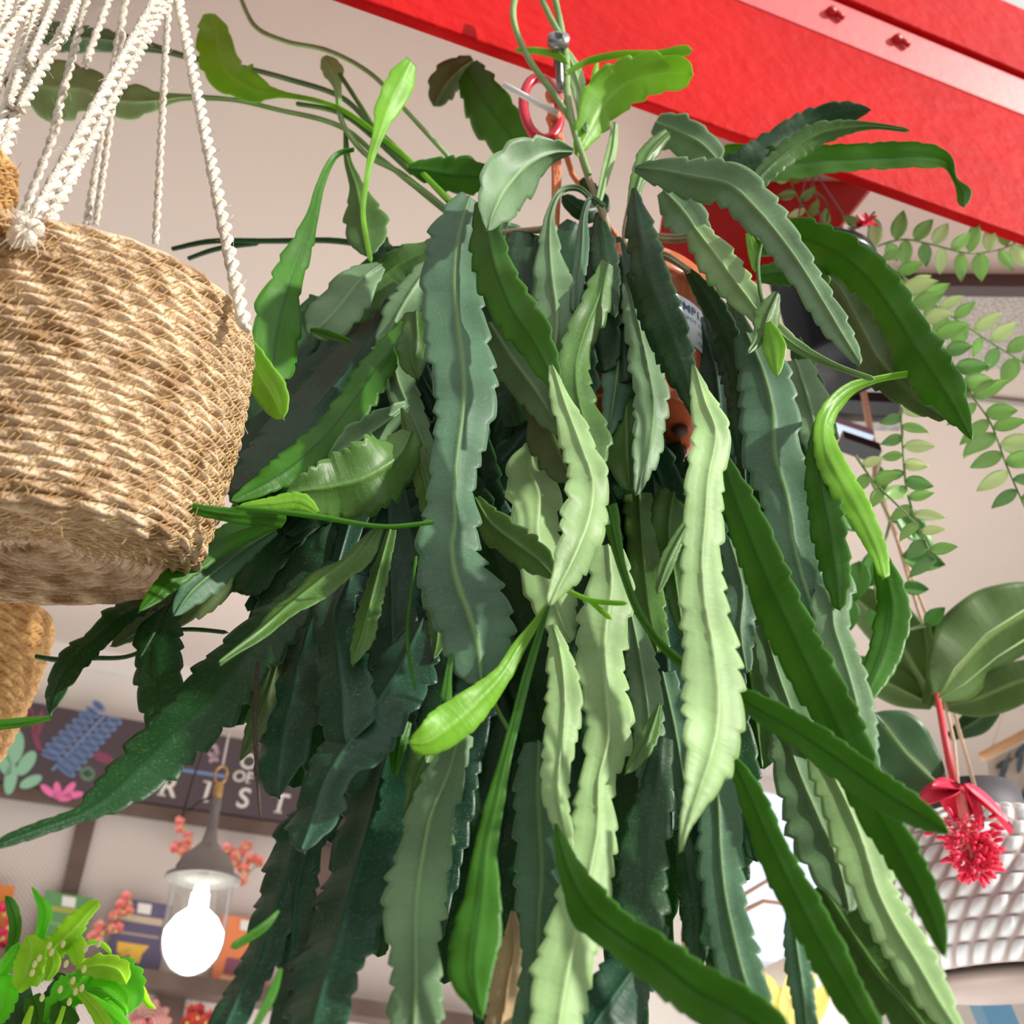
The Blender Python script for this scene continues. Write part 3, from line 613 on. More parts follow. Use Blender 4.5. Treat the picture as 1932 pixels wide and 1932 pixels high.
L('G', .53, .50, 0, "1330,940,8 1290,1000,20 1260,1060,30 1240,1120,10")
L('D', .60, .50, -15, "620,1480,50 570,1570,84 540,1660,86 510,1740,76 484,1820,66 450,1890,66 420,1960,60")
L('D', .58, .50, -10, "600,1560,40 566,1660,64 556,1760,74 550,1850,74 540,1950,70")
L('V', .50, .49, 10, "526,1718,6 494,1752,18 436,1788,14", teeth=.5)
L('V', .49, .47, 10, "530,1828,8 512,1880,18 478,1945,12", teeth=.4)
L('O', .60, .57, -10, "528,1240,30 506,1310,52 484,1370,42 452,1436,5")
L('B', .56, .52, 0, "486,1250,7 482,1340,9 484,1440,8 492,1550,4")
L('G', .56, .54, -10, "830,1380,60 794,1450,54 766,1530,5")
L('V', .56, .55, 0, "768,1360,20 752,1400,34 744,1464,14")
L('V', .56, .52, 0, "785,1050,6 772,1150,7 770,1220,7 784,1304,5")
L('G', .57, .53, -15, "758,770,6 776,830,34 800,900,46 812,980,30 822,1050,20")
L('G', .60, .56, -8, "812,1040,40 822,1130,46 826,1200,36 818,1244,6")
L('K', .66, .62, -8, "620,640,50 556,720,90 500,800,90 466,880,70 450,950,30")
L('T', .60, .58, -8, "960,420,50 945,480,44 940,540,34 950,600,10")
L('K', .595, .585, 0, "1085,420,40 1060,480,90 1060,560,90 1080,640,60")
L('K', .59, .585, 0, "1000,440,60 980,520,90 990,620,90 1000,720,60")
L('K', .60, .57, 0, "1130,400,14 1140,470,50 1150,540,40 1160,600,10")
L('G', .58, .58, 10, "1262,250,20 1225,290,36 1205,340,30 1190,400,14")
L('K', .62, .60, 0, "1095,340,16 1130,380,40 1100,400,40 1060,370,20")
L('D', .64, .62, 0, "1320,600,60 1350,700,80 1360,800,70 1370,900,30")
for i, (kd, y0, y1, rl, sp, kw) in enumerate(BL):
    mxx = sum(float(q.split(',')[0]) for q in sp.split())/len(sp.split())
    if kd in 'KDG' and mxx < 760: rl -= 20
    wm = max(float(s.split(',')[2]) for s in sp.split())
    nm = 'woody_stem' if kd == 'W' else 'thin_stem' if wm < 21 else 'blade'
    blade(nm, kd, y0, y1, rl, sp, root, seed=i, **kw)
# the crowded shaded mass behind, one part (hidden inside the plant)
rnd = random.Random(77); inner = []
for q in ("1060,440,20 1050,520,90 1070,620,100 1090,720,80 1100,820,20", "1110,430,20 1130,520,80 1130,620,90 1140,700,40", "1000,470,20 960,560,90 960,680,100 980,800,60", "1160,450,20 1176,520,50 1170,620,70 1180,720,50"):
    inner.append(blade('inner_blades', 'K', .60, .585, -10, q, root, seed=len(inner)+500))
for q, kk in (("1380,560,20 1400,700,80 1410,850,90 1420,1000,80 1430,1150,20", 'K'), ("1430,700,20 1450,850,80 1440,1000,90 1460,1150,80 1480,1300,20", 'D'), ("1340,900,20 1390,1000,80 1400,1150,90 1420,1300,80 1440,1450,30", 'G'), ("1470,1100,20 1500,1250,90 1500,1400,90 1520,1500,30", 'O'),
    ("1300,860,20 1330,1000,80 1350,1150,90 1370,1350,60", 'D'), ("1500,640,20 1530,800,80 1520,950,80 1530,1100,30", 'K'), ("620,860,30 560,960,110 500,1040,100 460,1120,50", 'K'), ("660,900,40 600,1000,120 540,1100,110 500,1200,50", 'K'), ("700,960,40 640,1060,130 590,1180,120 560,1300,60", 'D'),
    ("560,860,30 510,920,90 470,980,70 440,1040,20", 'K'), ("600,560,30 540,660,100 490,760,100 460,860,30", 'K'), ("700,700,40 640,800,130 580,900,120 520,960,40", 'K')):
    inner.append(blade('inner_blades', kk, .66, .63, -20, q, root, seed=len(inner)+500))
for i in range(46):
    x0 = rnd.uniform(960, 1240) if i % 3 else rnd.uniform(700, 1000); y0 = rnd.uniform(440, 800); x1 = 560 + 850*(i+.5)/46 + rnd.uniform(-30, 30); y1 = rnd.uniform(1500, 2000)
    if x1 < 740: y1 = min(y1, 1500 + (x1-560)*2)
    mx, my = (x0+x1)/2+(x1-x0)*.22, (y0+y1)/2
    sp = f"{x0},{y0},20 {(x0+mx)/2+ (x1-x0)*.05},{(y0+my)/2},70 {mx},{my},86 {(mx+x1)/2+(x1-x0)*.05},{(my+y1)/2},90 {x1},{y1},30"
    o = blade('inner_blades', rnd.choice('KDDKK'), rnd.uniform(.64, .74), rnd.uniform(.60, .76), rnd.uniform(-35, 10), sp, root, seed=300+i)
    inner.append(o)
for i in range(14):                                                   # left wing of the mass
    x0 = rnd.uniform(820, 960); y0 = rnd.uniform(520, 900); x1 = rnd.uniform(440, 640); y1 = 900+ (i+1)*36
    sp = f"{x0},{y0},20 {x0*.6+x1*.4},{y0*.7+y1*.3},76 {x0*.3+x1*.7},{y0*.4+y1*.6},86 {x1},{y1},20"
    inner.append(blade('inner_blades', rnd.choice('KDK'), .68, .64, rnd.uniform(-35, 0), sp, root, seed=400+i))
vv = []; ff = []; mm = []; uu = []; mats = [LM[k] for k in ('K', 'D', 'G', 'V', 'S', 'O')]
for o in inner:
    me = o.data; n0 = len(vv); vv += [v.co.copy() for v in me.vertices]; u = [None]*len(me.vertices)
    names = [m.name for m in me.materials]; idx = [[m.name for m in mats].index(nn) for nn in names]
    for lp, ud in zip(me.loops, me.uv_layers[0].data): u[lp.vertex_index] = tuple(ud.uv)
    uu += u
    for p in me.polygons: ff.append(tuple(x+n0 for x in p.vertices)); mm.append(idx[p.material_index])
    bpy.data.objects.remove(o)
io = mesh('inner_blades', vv, ff, mats, None, True, mm, uu); io.parent = root; io.matrix_parent_inverse = root.matrix_world.inverted(); io['kind'] = 'stuff'; io['label'] = 'crowded shaded blades deep inside the plant'
# ------------------------------------------------------------------ trailing vine in black pot (right)
HO = [leafmat('vine_leaf_a', (.26, .42, .15), (.2, .38, .15), trans=.3, spk=0), leafmat('vine_leaf_b', (.17, .32, .12), (.24, .40, .15), trans=.3, spk=0), leafmat('vine_leaf_c', (.46, .62, .32), (.4, .6, .3), trans=.3, spk=0)]
VST = mat('vine_stem', (.20, .28, .12), .7)
BLK = mat('black_plastic', (.008, .011, .018), .3, spec=.3)
hy = thing('trailing_vine', P(1585, 600, .85), 'trailing round-leaved vine in a glossy black hanging pot under the beam', 'plant')
hc = P(1600, 694, .85); k = MB(); k.lathe([(0, 0), (.05, 0), (.056, .006), (.061, .142), (.065, .142), (.066, .162), (.060, .162), (.052, .02), (0, .02)], hc, n=48); k.build('pot', BLK, hy)
k = MB()
for dx in (-.05, .0, .055): k.tube([hc+Vector((dx, -.03, .158)), hc+Vector((dx*.8, -.03, .18)), P(1525, 305, .85)], .0012, 5)
k.build('hanger_wire', mat('wire', (.35, .33, .42), .4, metal=.5), hy)
k = MB()
for dx in (-.045, -.015, .01): k.tube([hc+Vector((dx, -.040, .158)), hc+Vector((dx, -.045, .178))], .006, 8)
k.build('pot_clip', BLK, hy)
rnd = random.Random(11); nleaf = 0
vines = [("1640,470 1700,452 1760,462 1830,478 1900,466 1950,430", .96, 1.0, 40), ("1650,480 1700,520 1750,565 1800,600 1860,640 1940,690", .96, .98, 34),
         ("1690,540 1770,640 1830,740 1870,800 1900,880 1935,960", .95, .95, 42), ("1700,760 1704,850 1712,930 1740,1010 1765,1060", .95, .9, 30),
         ("1590,430 1540,420 1500,360 1490,330", .98, .96, 26), ("1650,400 1620,430 1600,430", .95, .96, 30), ("1615,860 1650,910 1690,950 1730,990", .92, .9, 26),
         ("1650,560 1720,620 1760,680 1800,740 1900,760", .98, 1.0, 40), ("1560,420 1560,380 1530,350 1540,330", .96, .96, 30), ("1660,500 1690,580 1720,640", .93, .93, 30)]
for sp, ya, yb, ln in vines:
    ya -= .13; yb -= .13
    q = [tuple(float(c) for c in s.split(',')) for s in sp.split()]; sm = catmull(q, 8); n = len(sm)
    p3 = [P(a[0], a[1], ya+(yb-ya)*i/(n-1)) for i, a in enumerate(sm)]
    k = MB(); k.tube(p3, [.0016*(1-.4*i/n) for i in range(n)], 5); k.build('vine_stem', VST, hy)
    acc = 0; side = 1
    for i in range(1, n-1):
        acc += (p3[i]-p3[i-1]).length
        if acc > .0095 and nleaf < 100:
            acc = 0
            t = (p3[i+1]-p3[i-1]).normalized(); vw = (p3[i]-CAM).normalized(); sd = t.cross(vw).normalized()*side; side = -side
            d = (sd*1.0 + t*rnd.uniform(.1, .7) + vw*rnd.uniform(-.5, .3)); nr = (-vw + sd*rnd.uniform(-.5, .5) + Vector((0, 0, rnd.uniform(-.2, .6)))).normalized()
            l = ln*rnd.uniform(1.2, 1.7)*pxm(1750, 600, .83); k = MB(); k.oval(p3[i], d, nr, l, l*rnd.uniform(.42, .6), .0012, rnd.uniform(-.1, .25), mi=0); o = k.build('leaf', rnd.choice([HO[0], HO[0], HO[1], HO[2]]), hy)
            nleaf += 1
k = MB()
fc = P(1632, 422, .80)
for i in range(7): k.oval(fc, Vector((rnd.uniform(-1, 1), rnd.uniform(-1, 0), rnd.uniform(-.6, .8))), Vector((0, -1, .2)), .016, .010)
k.build('flower', mat('crimson_petal', (.75, .02, .07), .5), hy)
# ------------------------------------------------------------------ variegated vine, bracket, cord, woven vase, flowering plant
HE = leafmat('variegated_leaf', (.06, .22, .03), (.35, .50, .06), trans=.3, spk=.5, speck=(.7, .75, .08))
po = thing('variegated_vine', P(1660, 1000, 1.1), 'variegated yellow and green leafed vine beside the beige cord', 'plant')
for i, (x, y, ang, l) in enumerate(((1640, 985, 200, 60), (1690, 960, -60, 90), (1665, 1040, -120, 90), (1700, 1050, -20, 80), (1620, 1060, -100, 80), (1725, 1000, -70, 70), (1640, 1150, -80, 40), (1610, 1000, 120, 60), (1700, 1110, -10, 50), (1745, 1180, 40, 50), (1600, 1130, -90, 60), (1660, 930, 90, 50))):
    a = math.radians(ang); d = CR*math.cos(a)+CU*math.sin(a)+Vector((0, -.3, 0)); l2 = l*pxm(x, y, 1.05); k = MB(); k.oval(P(x, y, 1.05), d, Vector((.3*(i % 3-1), -1, -.2)), l2, l2*.62, .0012, .15); k.build('leaf', HE, po)
k = MB(); k.tube([P(1640, 900, 1.06), P(1680, 980, 1.06), P(1650, 1100, 1.06), P(1670, 1200, 1.06), P(1745, 1180, 1.05)], .002, 5); k.tube([P(1680, 980, 1.06), P(1745, 1015, 1.06)], .002, 5); k.build('vine_stem', VST, po)
br = thing('metal_bracket', P(1600, 800, 1.1), 'silver blue metal bracket bar behind the cactus blades at right', 'bracket')
k = MB(); k.box(P(1500, 772, 1.12), P(1650, 822, 1.12)-P(1500, 772, 1.12), Vector((0, .02, 0)), Vector((0, 0, .012))); k.build('bar', mat('blue_steel', (.35, .45, .60), .3, metal=.6), br, False)
k = MB(); k.box(P(1560, 735, 1.16), P(1700, 742, 1.16)-P(1560, 735, 1.16), Vector((0, .03, 0)), Vector((0, 0, -.02))); k.build('dark_mount', BLK, br, False); k = MB(); k.box(P(1590, 812, 1.1), P(1660, 836, 1.1)-P(1590, 812, 1.1), Vector((0, .03, 0)), Vector((0, 0, -.014))); k.build('dark_clamp', BLK, br, False)
k = MB(); k.box(P(1530, 748, 1.2), P(1690, 752, 1.2)-P(1530, 748, 1.2), Vector((0, .02, 0)), Vector((0, 0, -.05))); k.build('plate', mat('grey_metal', (.42, .41, .42), .5, (.2, .2, .2), 40), br, False)
# vase
va = thing('woven_vase', P(1900, 1870, 1.25), 'large white and grey braided vase hanging by beige cords at lower right', 'vase')
vc = P(1900, 1850, 1.25); VR = 225*pxm(1900, 1700, 1.25); VH = P(1900, 1545, 1.25).z - vc.z
rows = 9; nseg = 440; V = []; Fc = []; VC = []; K = rows*12
def vprof(t):
    return VR*(.60+.40*math.sin(math.pi*(.10+.78*t)**.95)) if t < .9 else None
for i in range(K+1):
    t = i/K; r = VR*(.56+.44*math.sin(math.pi*min(1, .13+.84*t))**.8) ; r *= 1 if t < .88 else 1-.5*((t-.88)/.12)**2*.9
    row = int(t*rows*.9999); f = t*rows-row; env = abs(math.sin(math.pi*f))**.6
    for j in range(nseg):
        a = 2*math.pi*j/nseg; b = .5+.5*math.sin(a*40 - (f-.5)*4.2 + row*1.3); h = env*(b**.7)
        rr = r + .0075*h; V.append(vc+Vector((math.cos(a)*rr, math.sin(a)*rr, VH*t))); VC.append(h)
for i in range(K):
    for j in range(nseg):
        a, b = i*nseg+j, i*nseg+(j+1) % nseg; Fc.append((a, b, b+nseg, a+nseg))
vm = mat('vase_paint', (.80, .81, .83), .6); nt = vm.node_tree; at_ = nt.nodes.new('ShaderNodeAttribute'); at_.attribute_name = 'raised'
cr = nt.nodes.new('ShaderNodeValToRGB'); cr.color_ramp.elements[0].color = (.40, .33, .32, 1); cr.color_ramp.elements[1].color = (.66, .70, .72, 1); cr.color_ramp.elements[0].position = .1; cr.color_ramp.elements[1].position = .55
nt.links.new(at_.outputs['Fac'], cr.inputs[0]); nt.links.new(cr.outputs[0], nt.nodes['Principled BSDF'].inputs['Base Color'])
o = mesh('braided_body', V, Fc, vm, va); at2 = o.data.attributes.new('raised', 'FLOAT', 'POINT'); at2.data.foreach_set('value', VC)
k = MB(); k.lathe([(0, -.012), (VR*.62, -.012), (VR*.70, -.008), (VR*.70, 0), (0, 0)], vc, n=64); k.build('wooden_base', mat('grey_wood', (.22, .17, .15), .7, (.3, .24, .22), 8, stretch=(1, 1, 12)), va)
k = MB(); k.lathe([(VR*.50, VH-.004), (VR*.50, VH+.03), (VR*.46, VH+.03), (VR*.44, VH-.06), (0, VH-.06)], vc, n=48); k.build('neck', mat('dark_neck', (.06, .055, .07), .6), va)
CORD = mat('beige_cord', (.66, .46, .34), .85, bump=.4, bscale=300)
k = MB(); k.tube([P(1628, 735, 1.15), P(1640, 800, 1.14), P(1652, 870, 1.14)], .0052, 8); k.tube([P(1652, 870, 1.14), P(1650, 905, 1.14), P(1690, 1010, 1.14)], .004, 8); k.ball(P(1651, 872, 1.14), .009, n=8); k.ball(P(1654, 906, 1.14), .009, n=8)
k.tube([P(1690, 1010, 1.14), P(1735, 1160, 1.15), P(1785, 1290, 1.16), P(1842, 1495, 1.18)], .0026, 6); k.tube([P(1690, 1010, 1.14), P(1748, 1160, 1.13), P(1768, 1260, 1.13), P(1800, 1400, 1.13), P(1812, 1530, 1.12)], .0022, 6)
k.tube([P(1628, 735, 1.15), P(1612, 560, 1.17), P(1600, 480, 1.2)], .004, 6); k.build('hanging_cord', CORD, va)
me = thing('flowering_plant', P(1810, 1520, 1.22), 'broad ribbed-leaf plant with drooping crimson flower, in the braided vase', 'plant')
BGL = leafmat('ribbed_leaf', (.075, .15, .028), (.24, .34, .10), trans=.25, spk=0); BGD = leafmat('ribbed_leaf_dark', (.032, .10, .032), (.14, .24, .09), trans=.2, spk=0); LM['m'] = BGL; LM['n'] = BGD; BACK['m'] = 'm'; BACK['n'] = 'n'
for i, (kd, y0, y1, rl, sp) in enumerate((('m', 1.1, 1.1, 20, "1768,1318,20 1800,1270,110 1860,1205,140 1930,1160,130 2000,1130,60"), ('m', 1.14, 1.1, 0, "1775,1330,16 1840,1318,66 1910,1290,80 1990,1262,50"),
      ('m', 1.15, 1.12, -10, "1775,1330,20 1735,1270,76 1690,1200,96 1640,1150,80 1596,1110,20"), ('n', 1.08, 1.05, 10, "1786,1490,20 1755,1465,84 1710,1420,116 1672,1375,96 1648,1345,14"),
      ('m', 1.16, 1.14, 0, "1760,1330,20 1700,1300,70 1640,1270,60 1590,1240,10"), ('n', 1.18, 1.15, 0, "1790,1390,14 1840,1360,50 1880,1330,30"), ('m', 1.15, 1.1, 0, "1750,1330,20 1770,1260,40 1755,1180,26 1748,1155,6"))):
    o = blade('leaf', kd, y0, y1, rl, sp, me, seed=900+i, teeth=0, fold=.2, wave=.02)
k = MB()
for q in (((1786, 1490), (1755, 1465), (1710, 1420), (1670, 1370)), ((1770, 1318), (1800, 1262), (1860, 1196), (1950, 1140)), ((1770, 1318), (1820, 1290), (1880, 1240), (1960, 1190))):
    k.tube([P(x, y, 1.05) for x, y in q], .0012, 5)
k.build('leaf_vein', mat('pale_vein', (.22, .36, .12), .6), me)
k = MB(); k.tube([P(1768, 1310, 1.10), P(1782, 1390, 1.08), P(1800, 1480, 1.06)], [.0035, .0042, .0045], 8); k.build('flower_stalk', mat('red_stalk', (.62, .05, .07), .5), me)
PET = mat('crimson_bract', (.72, .018, .07), .5, (.80, .03, .10), 30); rnd = random.Random(5)
fc = P(1812, 1490, 1.05)
for a, l, w_, dz in ((195, 95, 60, -.5), (-35, 115, 70, -.6), (-60, 80, 70, -.9), (170, 60, 50, -.2), (-100, 60, 60, -1)):
    an = math.radians(a); s = pxm(1812, 1500, 1.05); k = MB(); k.oval(fc, CR*math.cos(an)+CU*math.sin(an)+Vector((0, -.25, 0)), Vector((math.cos(an)*.2, -.7, .7)), l*s, w_*s*1.1, .0015, .28); k.build('bract', PET, me)
s = pxm(1830, 1580, 1.05); k = MB(); k.tube([fc, P(1822, 1560, 1.05), P(1836, 1620, 1.05)], .006, 6); k.build('flower_axis', mat('pale_pink_axis', (.80, .30, .28), .5), me)
k = MB()
for i in range(190):
    t = rnd.random()**.8; c0 = P(1812+30*t, 1540+85*t, 1.05); d = Vector((rnd.gauss(0, 1), rnd.gauss(-.2, .8), rnd.gauss(-.3, .8))).normalized(); R = (66-24*t)*s*rnd.uniform(.5, 1); e = c0+d*R+Vector((0, 0, -.008))
    k.tube([c0, c0+(e-c0)*.6], .0007, 4); rot = d.to_track_quat('Z', 'Y').to_matrix(); k.ball(e, 7.8*s, (.6, .6, 1.3), n=6, rot=rot)
tag(k.build('flower_buds', PET, me), 'cluster of tiny crimson buds', kind='stuff')
# ------------------------------------------------------------------ shelf wall at lower left
PAN = mat('perforated_panel', (.60, .54, .51), .7); nt = PAN.node_tree; tc = nt.nodes.new('ShaderNodeTexCoord'); mp = nt.nodes.new('ShaderNodeMapping'); mp.inputs['Rotation'].default_value = (0, 0, -math.atan2(WU.y, WU.x))
nt.links.new(tc.outputs['Object'], mp.inputs[0]); sx = nt.nodes.new('ShaderNodeSeparateXYZ'); nt.links.new(mp.outputs[0], sx.inputs[0])
def sn(s, f):
    a = nt.nodes.new('ShaderNodeMath'); a.operation = 'MULTIPLY'; a.inputs[1].default_value = f; nt.links.new(s, a.inputs[0]); b = nt.nodes.new('ShaderNodeMath'); b.operation = 'SINE'; nt.links.new(a.outputs[0], b.inputs[0]); return b.outputs[0]
mu = nt.nodes.new('ShaderNodeMath'); mu.operation = 'MULTIPLY'; nt.links.new(sn(sx.outputs['X'], 520), mu.inputs[0]); nt.links.new(sn(sx.outputs['Z'], 520), mu.inputs[1])
cr = nt.nodes.new('ShaderNodeValToRGB'); cr.color_ramp.elements[0].color = (.66, .60, .57, 1); cr.color_ramp.elements[1].color = (.30, .25, .24, 1); cr.color_ramp.elements[0].position = .25; cr.color_ramp.elements[1].position = .6
nt.links.new(mu.outputs[0], cr.inputs[0]); nt.links.new(cr.outputs[0], nt.nodes['Principled BSDF'].inputs['Base Color'])
DW = mat('dark_wood', (.085, .052, .04), .6, (.12, .08, .065), 10)
sh = thing('shelf_unit', W(300, 1900, .02), 'dark wooden shelf unit with perforated grey back panel below the sign', 'shelf')
k = MB(); k.prism([(-260, 1440), (900, 1610), (900, 2300), (-260, 2200)], .004, .012); k.build('back_panel', PAN, sh, False)
k = MB(); k.prism([(-260, 1448), (900, 1612), (900, 1634), (-260, 1468)], .03, .03); k.prism([(-260, 1770), (900, 1930), (900, 1962), (-260, 1800)], .02, .10); k.build('shelf_board', DW, sh, False)
for q in ([(150, 1530), (184, 1535), (142, 1700), (112, 1700)], [(300, 1850), (352, 1858), (322, 2060), (262, 2050)], [(600, 1600), (636, 1605), (600, 1800), (566, 1795)]):
    k = MB(); k.prism(q, .018, .02); k.build('post', DW, sh, False)
sg = thing('shop_sign', W(260, 1420, .05), 'dark plum sign board painted with coloured leaves and white lettering', 'sign')
k = MB(); k.prism([(-260, 1272), (0, 1320), (256, 1365), (520, 1411), (760, 1452), (900, 1477), (900, 1606), (760, 1586), (520, 1552), (0, 1479), (-260, 1442)], .045, .02); k.build('board', mat('plum_board', (.072, .050, .062), .6), sg, False)
def ell(cx, cy, l, w_, ang, k, hollow=False, n=18, off=.0655):
    a = math.radians(ang); ca, sa = math.cos(a), math.sin(a)
    def pt(t, s=1): x = l*.5*math.cos(t)*s; y = w_*.5*math.sin(t)*s; return (cx+x*ca-y*sa, cy+x*sa+y*ca)
    k.prism([pt(2*math.pi*i/n) for i in range(n)][::-1], off, .001)
    return k
def paint(name, m, items, extra=None, lab=None):
    k = MB()
    for it in items: ell(*it, k)
    for p in (extra or []): k.prism(p, .0655, .001)
    o = k.build(name, m, sg, False)
    if lab: o['label'] = lab
    return o
BLU = mat('blue_paint', (.16, .25, .46), .6); BLUD = mat('deep_blue_paint', (.075, .11, .22), .6); MINT = mat('mint_paint', (.26, .52, .36), .6); PNK = mat('pink_paint', (.80, .18, .42), .6); PLM = mat('rose_paint', (.22, .055, .11), .6); WHT = mat('cream_paint', (.72, .70, .66), .6); GRN = mat('sage_paint', (.14, .24, .17), .6)
st = [(98, 1450), (120, 1425), (140, 1398), (165, 1372), (195, 1350)]; it = []; it2 = []
for i in range(9):
    t = i/8; x = 106+92*t; y = 1440-92*t; l = 44-14*t
    it.append((x+18, y+12, l, 15, 38-20*t)); it.append((x-12, y-16, l, 15, 200+20*t)); it2.append((x+18, y+12, l-9, 8, 38-20*t)); it2.append((x-12, y-16, l-9, 8, 200+20*t))
paint('painted_fern', BLU, it, [[(96, 1452), (100, 1455), (200, 1352), (196, 1348)]], 'pale blue painted fern')
k = MB()
for q in it2: ell(*q, k, off=.0667)
k.build('fern_centre', BLUD, sg, False)
paint('painted_leaf', MINT, [(28, 1410, 66, 34, -80), (50, 1440, 54, 26, -55), (58, 1475, 46, 20, -25), (6, 1435, 60, 26, -110), (20, 1470, 60, 24, -80), (-30, 1430, 60, 30, -100)], None, 'mint green painted leaf cluster')
paint('painted_flower', PNK, [(108, 1492, 34, 15, -95), (90, 1492, 34, 14, -140), (130, 1490, 36, 14, -50), (140, 1500, 36, 13, -10), (118, 1502, 36, 20, 10)], None, 'pink painted flower')
paint('painted_frond', PLM, [(60, 1355, 56, 14, 75), (75, 1365, 50, 14, 100), (52, 1345, 40, 12, 60), (70, 1400, 50, 12, 70)], None, 'dark rose painted fronds'); paint('painted_petal', PLM, [(195, 1430, 40, 20, 20)])
paint('painted_sprig', GRN, [(165, 1460, 30, 7, a) for a in range(0, 180, 24)], None, 'sage painted sprig'); paint('painted_blue_sprig', BLU, [(10, 1335, 36, 9, 20), (4, 1345, 36, 9, -10)])
paint('painted_bar', BLU, [], [[(332, 1448), (332, 1454), (425, 1468), (425, 1462)]], 'blue painted line')
paint('painted_bud', mat('lilac_paint', (.45, .33, .40), .6), [(404, 1408, 16, 8, 30), (404, 1428, 28, 10, -50), (402, 1428, 26, 9, 40), (408, 1420, 18, 8, 90)])
def letters(ch, px, py, hpx, m):
    p = W(px, py, .0665); sc = hpx*(p-CAM).length/F*.98
    c = bpy.data.curves.new('t', 'FONT'); c.body = ch; c.size = sc*1.42; c.align_x = 'CENTER'; c.extrude = .0006; c.offset = .0006*hpx/30; c.shear = .12
    o = bpy.data.objects.new('t', c); me_ = bpy.data.meshes.new_from_object(o); bpy.data.objects.remove(o)
    V = [p + WU*v.co.x + Vector((0, 0, v.co.y)) + WN*v.co.z for v in me_.vertices]; Fc = [tuple(q.vertices) for q in me_.polygons]
    if ch in 'RIT':
        pass
    ob = mesh('sign_letter', V, Fc, m, sg, False)
    if ch in 'RIFT':                 # serif bars
        kk = MB(); w2 = sc*.20
        for zz, cx in ((0, -.22 if ch == 'R' else 0), (sc*.97, -.16 if ch == 'R' else 0.0)):
            if ch in 'T' and zz > 0: continue
            q0 = p+WU*(cx*sc-w2)+Vector((0, 0, zz-.001)); kk.box(q0, WU*w2*2, WN*.0006, Vector((0, 0, sc*.07)))
        kk.build('letter_serif', m, ob, False)
for ch, x, y, h in (('R', 313, 1502, 36), ('I', 385, 1512, 36), ('S', 455, 1523, 36), ('T', 524, 1533, 36), ('O', 449, 1474, 20), ('F', 468, 1477, 20), ('O', 466, 1450, 28)): letters(ch, x, y, h, WHT)
# packets on the shelf
def packet(poly, colr, label, bands, tabs=True):
    cx = sum(p[0] for p in poly)/4; cy = sum(p[1] for p in poly)/4
    t = thing('seed_packet', W(cx, max(p[1] for p in poly), .06), label, 'packet', 'packets on the shelf')
    k = MB(); k.prism(poly, .055, .008); k.build('packet_body', mat('packet', colr, .5), t, False)
    for q, c in bands:
        k = MB(); k.prism(q, .0635, .0006); k.build('print', mat('ink', c, .5), t, False)
    if tabs:
        a = poly[0]; b = poly[1]; mx = (a[0]+b[0])/2; my = (a[1]+b[1])/2
        k = MB(); k.prism([(mx-13, my+1), (mx+13, my+5), (mx+10, my+24), (mx-15, my+20)], .0645, .0006); k.build('hang_tab', WHT, t, False)
YEL = (.80, .50, .06)
packet([(86, 1682), (176, 1696), (150, 1812), (62, 1798)], (.10, .28, .10), 'green packet with white hang tab on the upper shelf', [([(90, 1708), (166, 1719), (164, 1728), (88, 1717)], (.34, .36, .06)), ([(92, 1738), (152, 1747), (150, 1752), (90, 1743)], (.20, .40, .16))])
packet([(-40, 1664), (28, 1674), (8, 1760), (-60, 1750)], (.62, .20, .03), 'orange packet at the left border of the shelf', [([(-30, 1710), (14, 1716), (12, 1724), (-32, 1718)], (.75, .50, .1))], False)
packet([(222, 1694), (325, 1710), (298, 1840), (200, 1824)], (.10, .085, .17), 'navy packet with yellow tulip picture behind the lamp', [([(226, 1722), (308, 1735), (306, 1748), (224, 1735)], (.50, .42, .30)), ([(220, 1755), (300, 1767), (299, 1772), (219, 1760)], (.35, .30, .26)),
       ([(222, 1776), (282, 1785), (268, 1800), (262, 1818), (240, 1815), (246, 1800), (228, 1808), (220, 1794)], YEL), ([(214, 1800), (244, 1790), (240, 1815), (210, 1812)], (.05, .14, .20)), ([(218, 1820), (268, 1828), (268, 1832), (218, 1824)], (.5, .45, .38))])
packet([(415, 1726), (520, 1742), (500, 1874), (396, 1858)], (.72, .22, .08), 'orange packet with dark plum picture right of the lamp', [([(428, 1806), (462, 1811), (456, 1842), (420, 1836)], (.22, .06, .10)), ([(416, 1840), (470, 1850), (468, 1856), (414, 1846)], (.8, .5, .3))])
# artificial blossoms clipped to the panel
COR = mat('coral_petal', (.80, .22, .20), .6, (.85, .36, .30), 40); BERRY = mat('berry_petal', (.75, .05, .14), .6); YG = mat('stamen_green', (.45, .50, .12), .6)
def spray(pts, label, r=9, n=5, m=COR, seed=1, nm='blossom_spray'):
    rn = random.Random(seed); c0 = W(pts[0][0], pts[0][1], .09); t = thing(nm, c0, label, 'flowers', 'artificial blossoms on the panel')
    k = MB(); k.tube([W(x, y, .06) for x, y in pts], .002, 5); k.build('twig', mat('twig', (.16, .12, .05), .8), t)
    for x, y in pts:
        for _ in range(2):
            c = W(x+rn.uniform(-9, 9), y+rn.uniform(-9, 9), .08+rn.uniform(0, .02)); s = pxm(x, y, 2.5); k = MB()
            for i in range(n):
                a = 2*math.pi*i/n+rn.random(); d = WU*math.cos(a)+Vector((0, 0, 1))*math.sin(a)+WN*.5; k.oval(c, d, WN, r*1.5*s, r*1.3*s, .002, -.2, n=5)
            k.build('blossom', m, t)
    k = MB()
    for x, y in pts: k.ball(W(x+3, y+5, .115), .004, n=6)
    k.build('stamen', YG, t)
spray([(345, 1560), (358, 1580), (340, 1595), (335, 1607)], 'small coral blossom spray left of the lamp neck', seed=1)
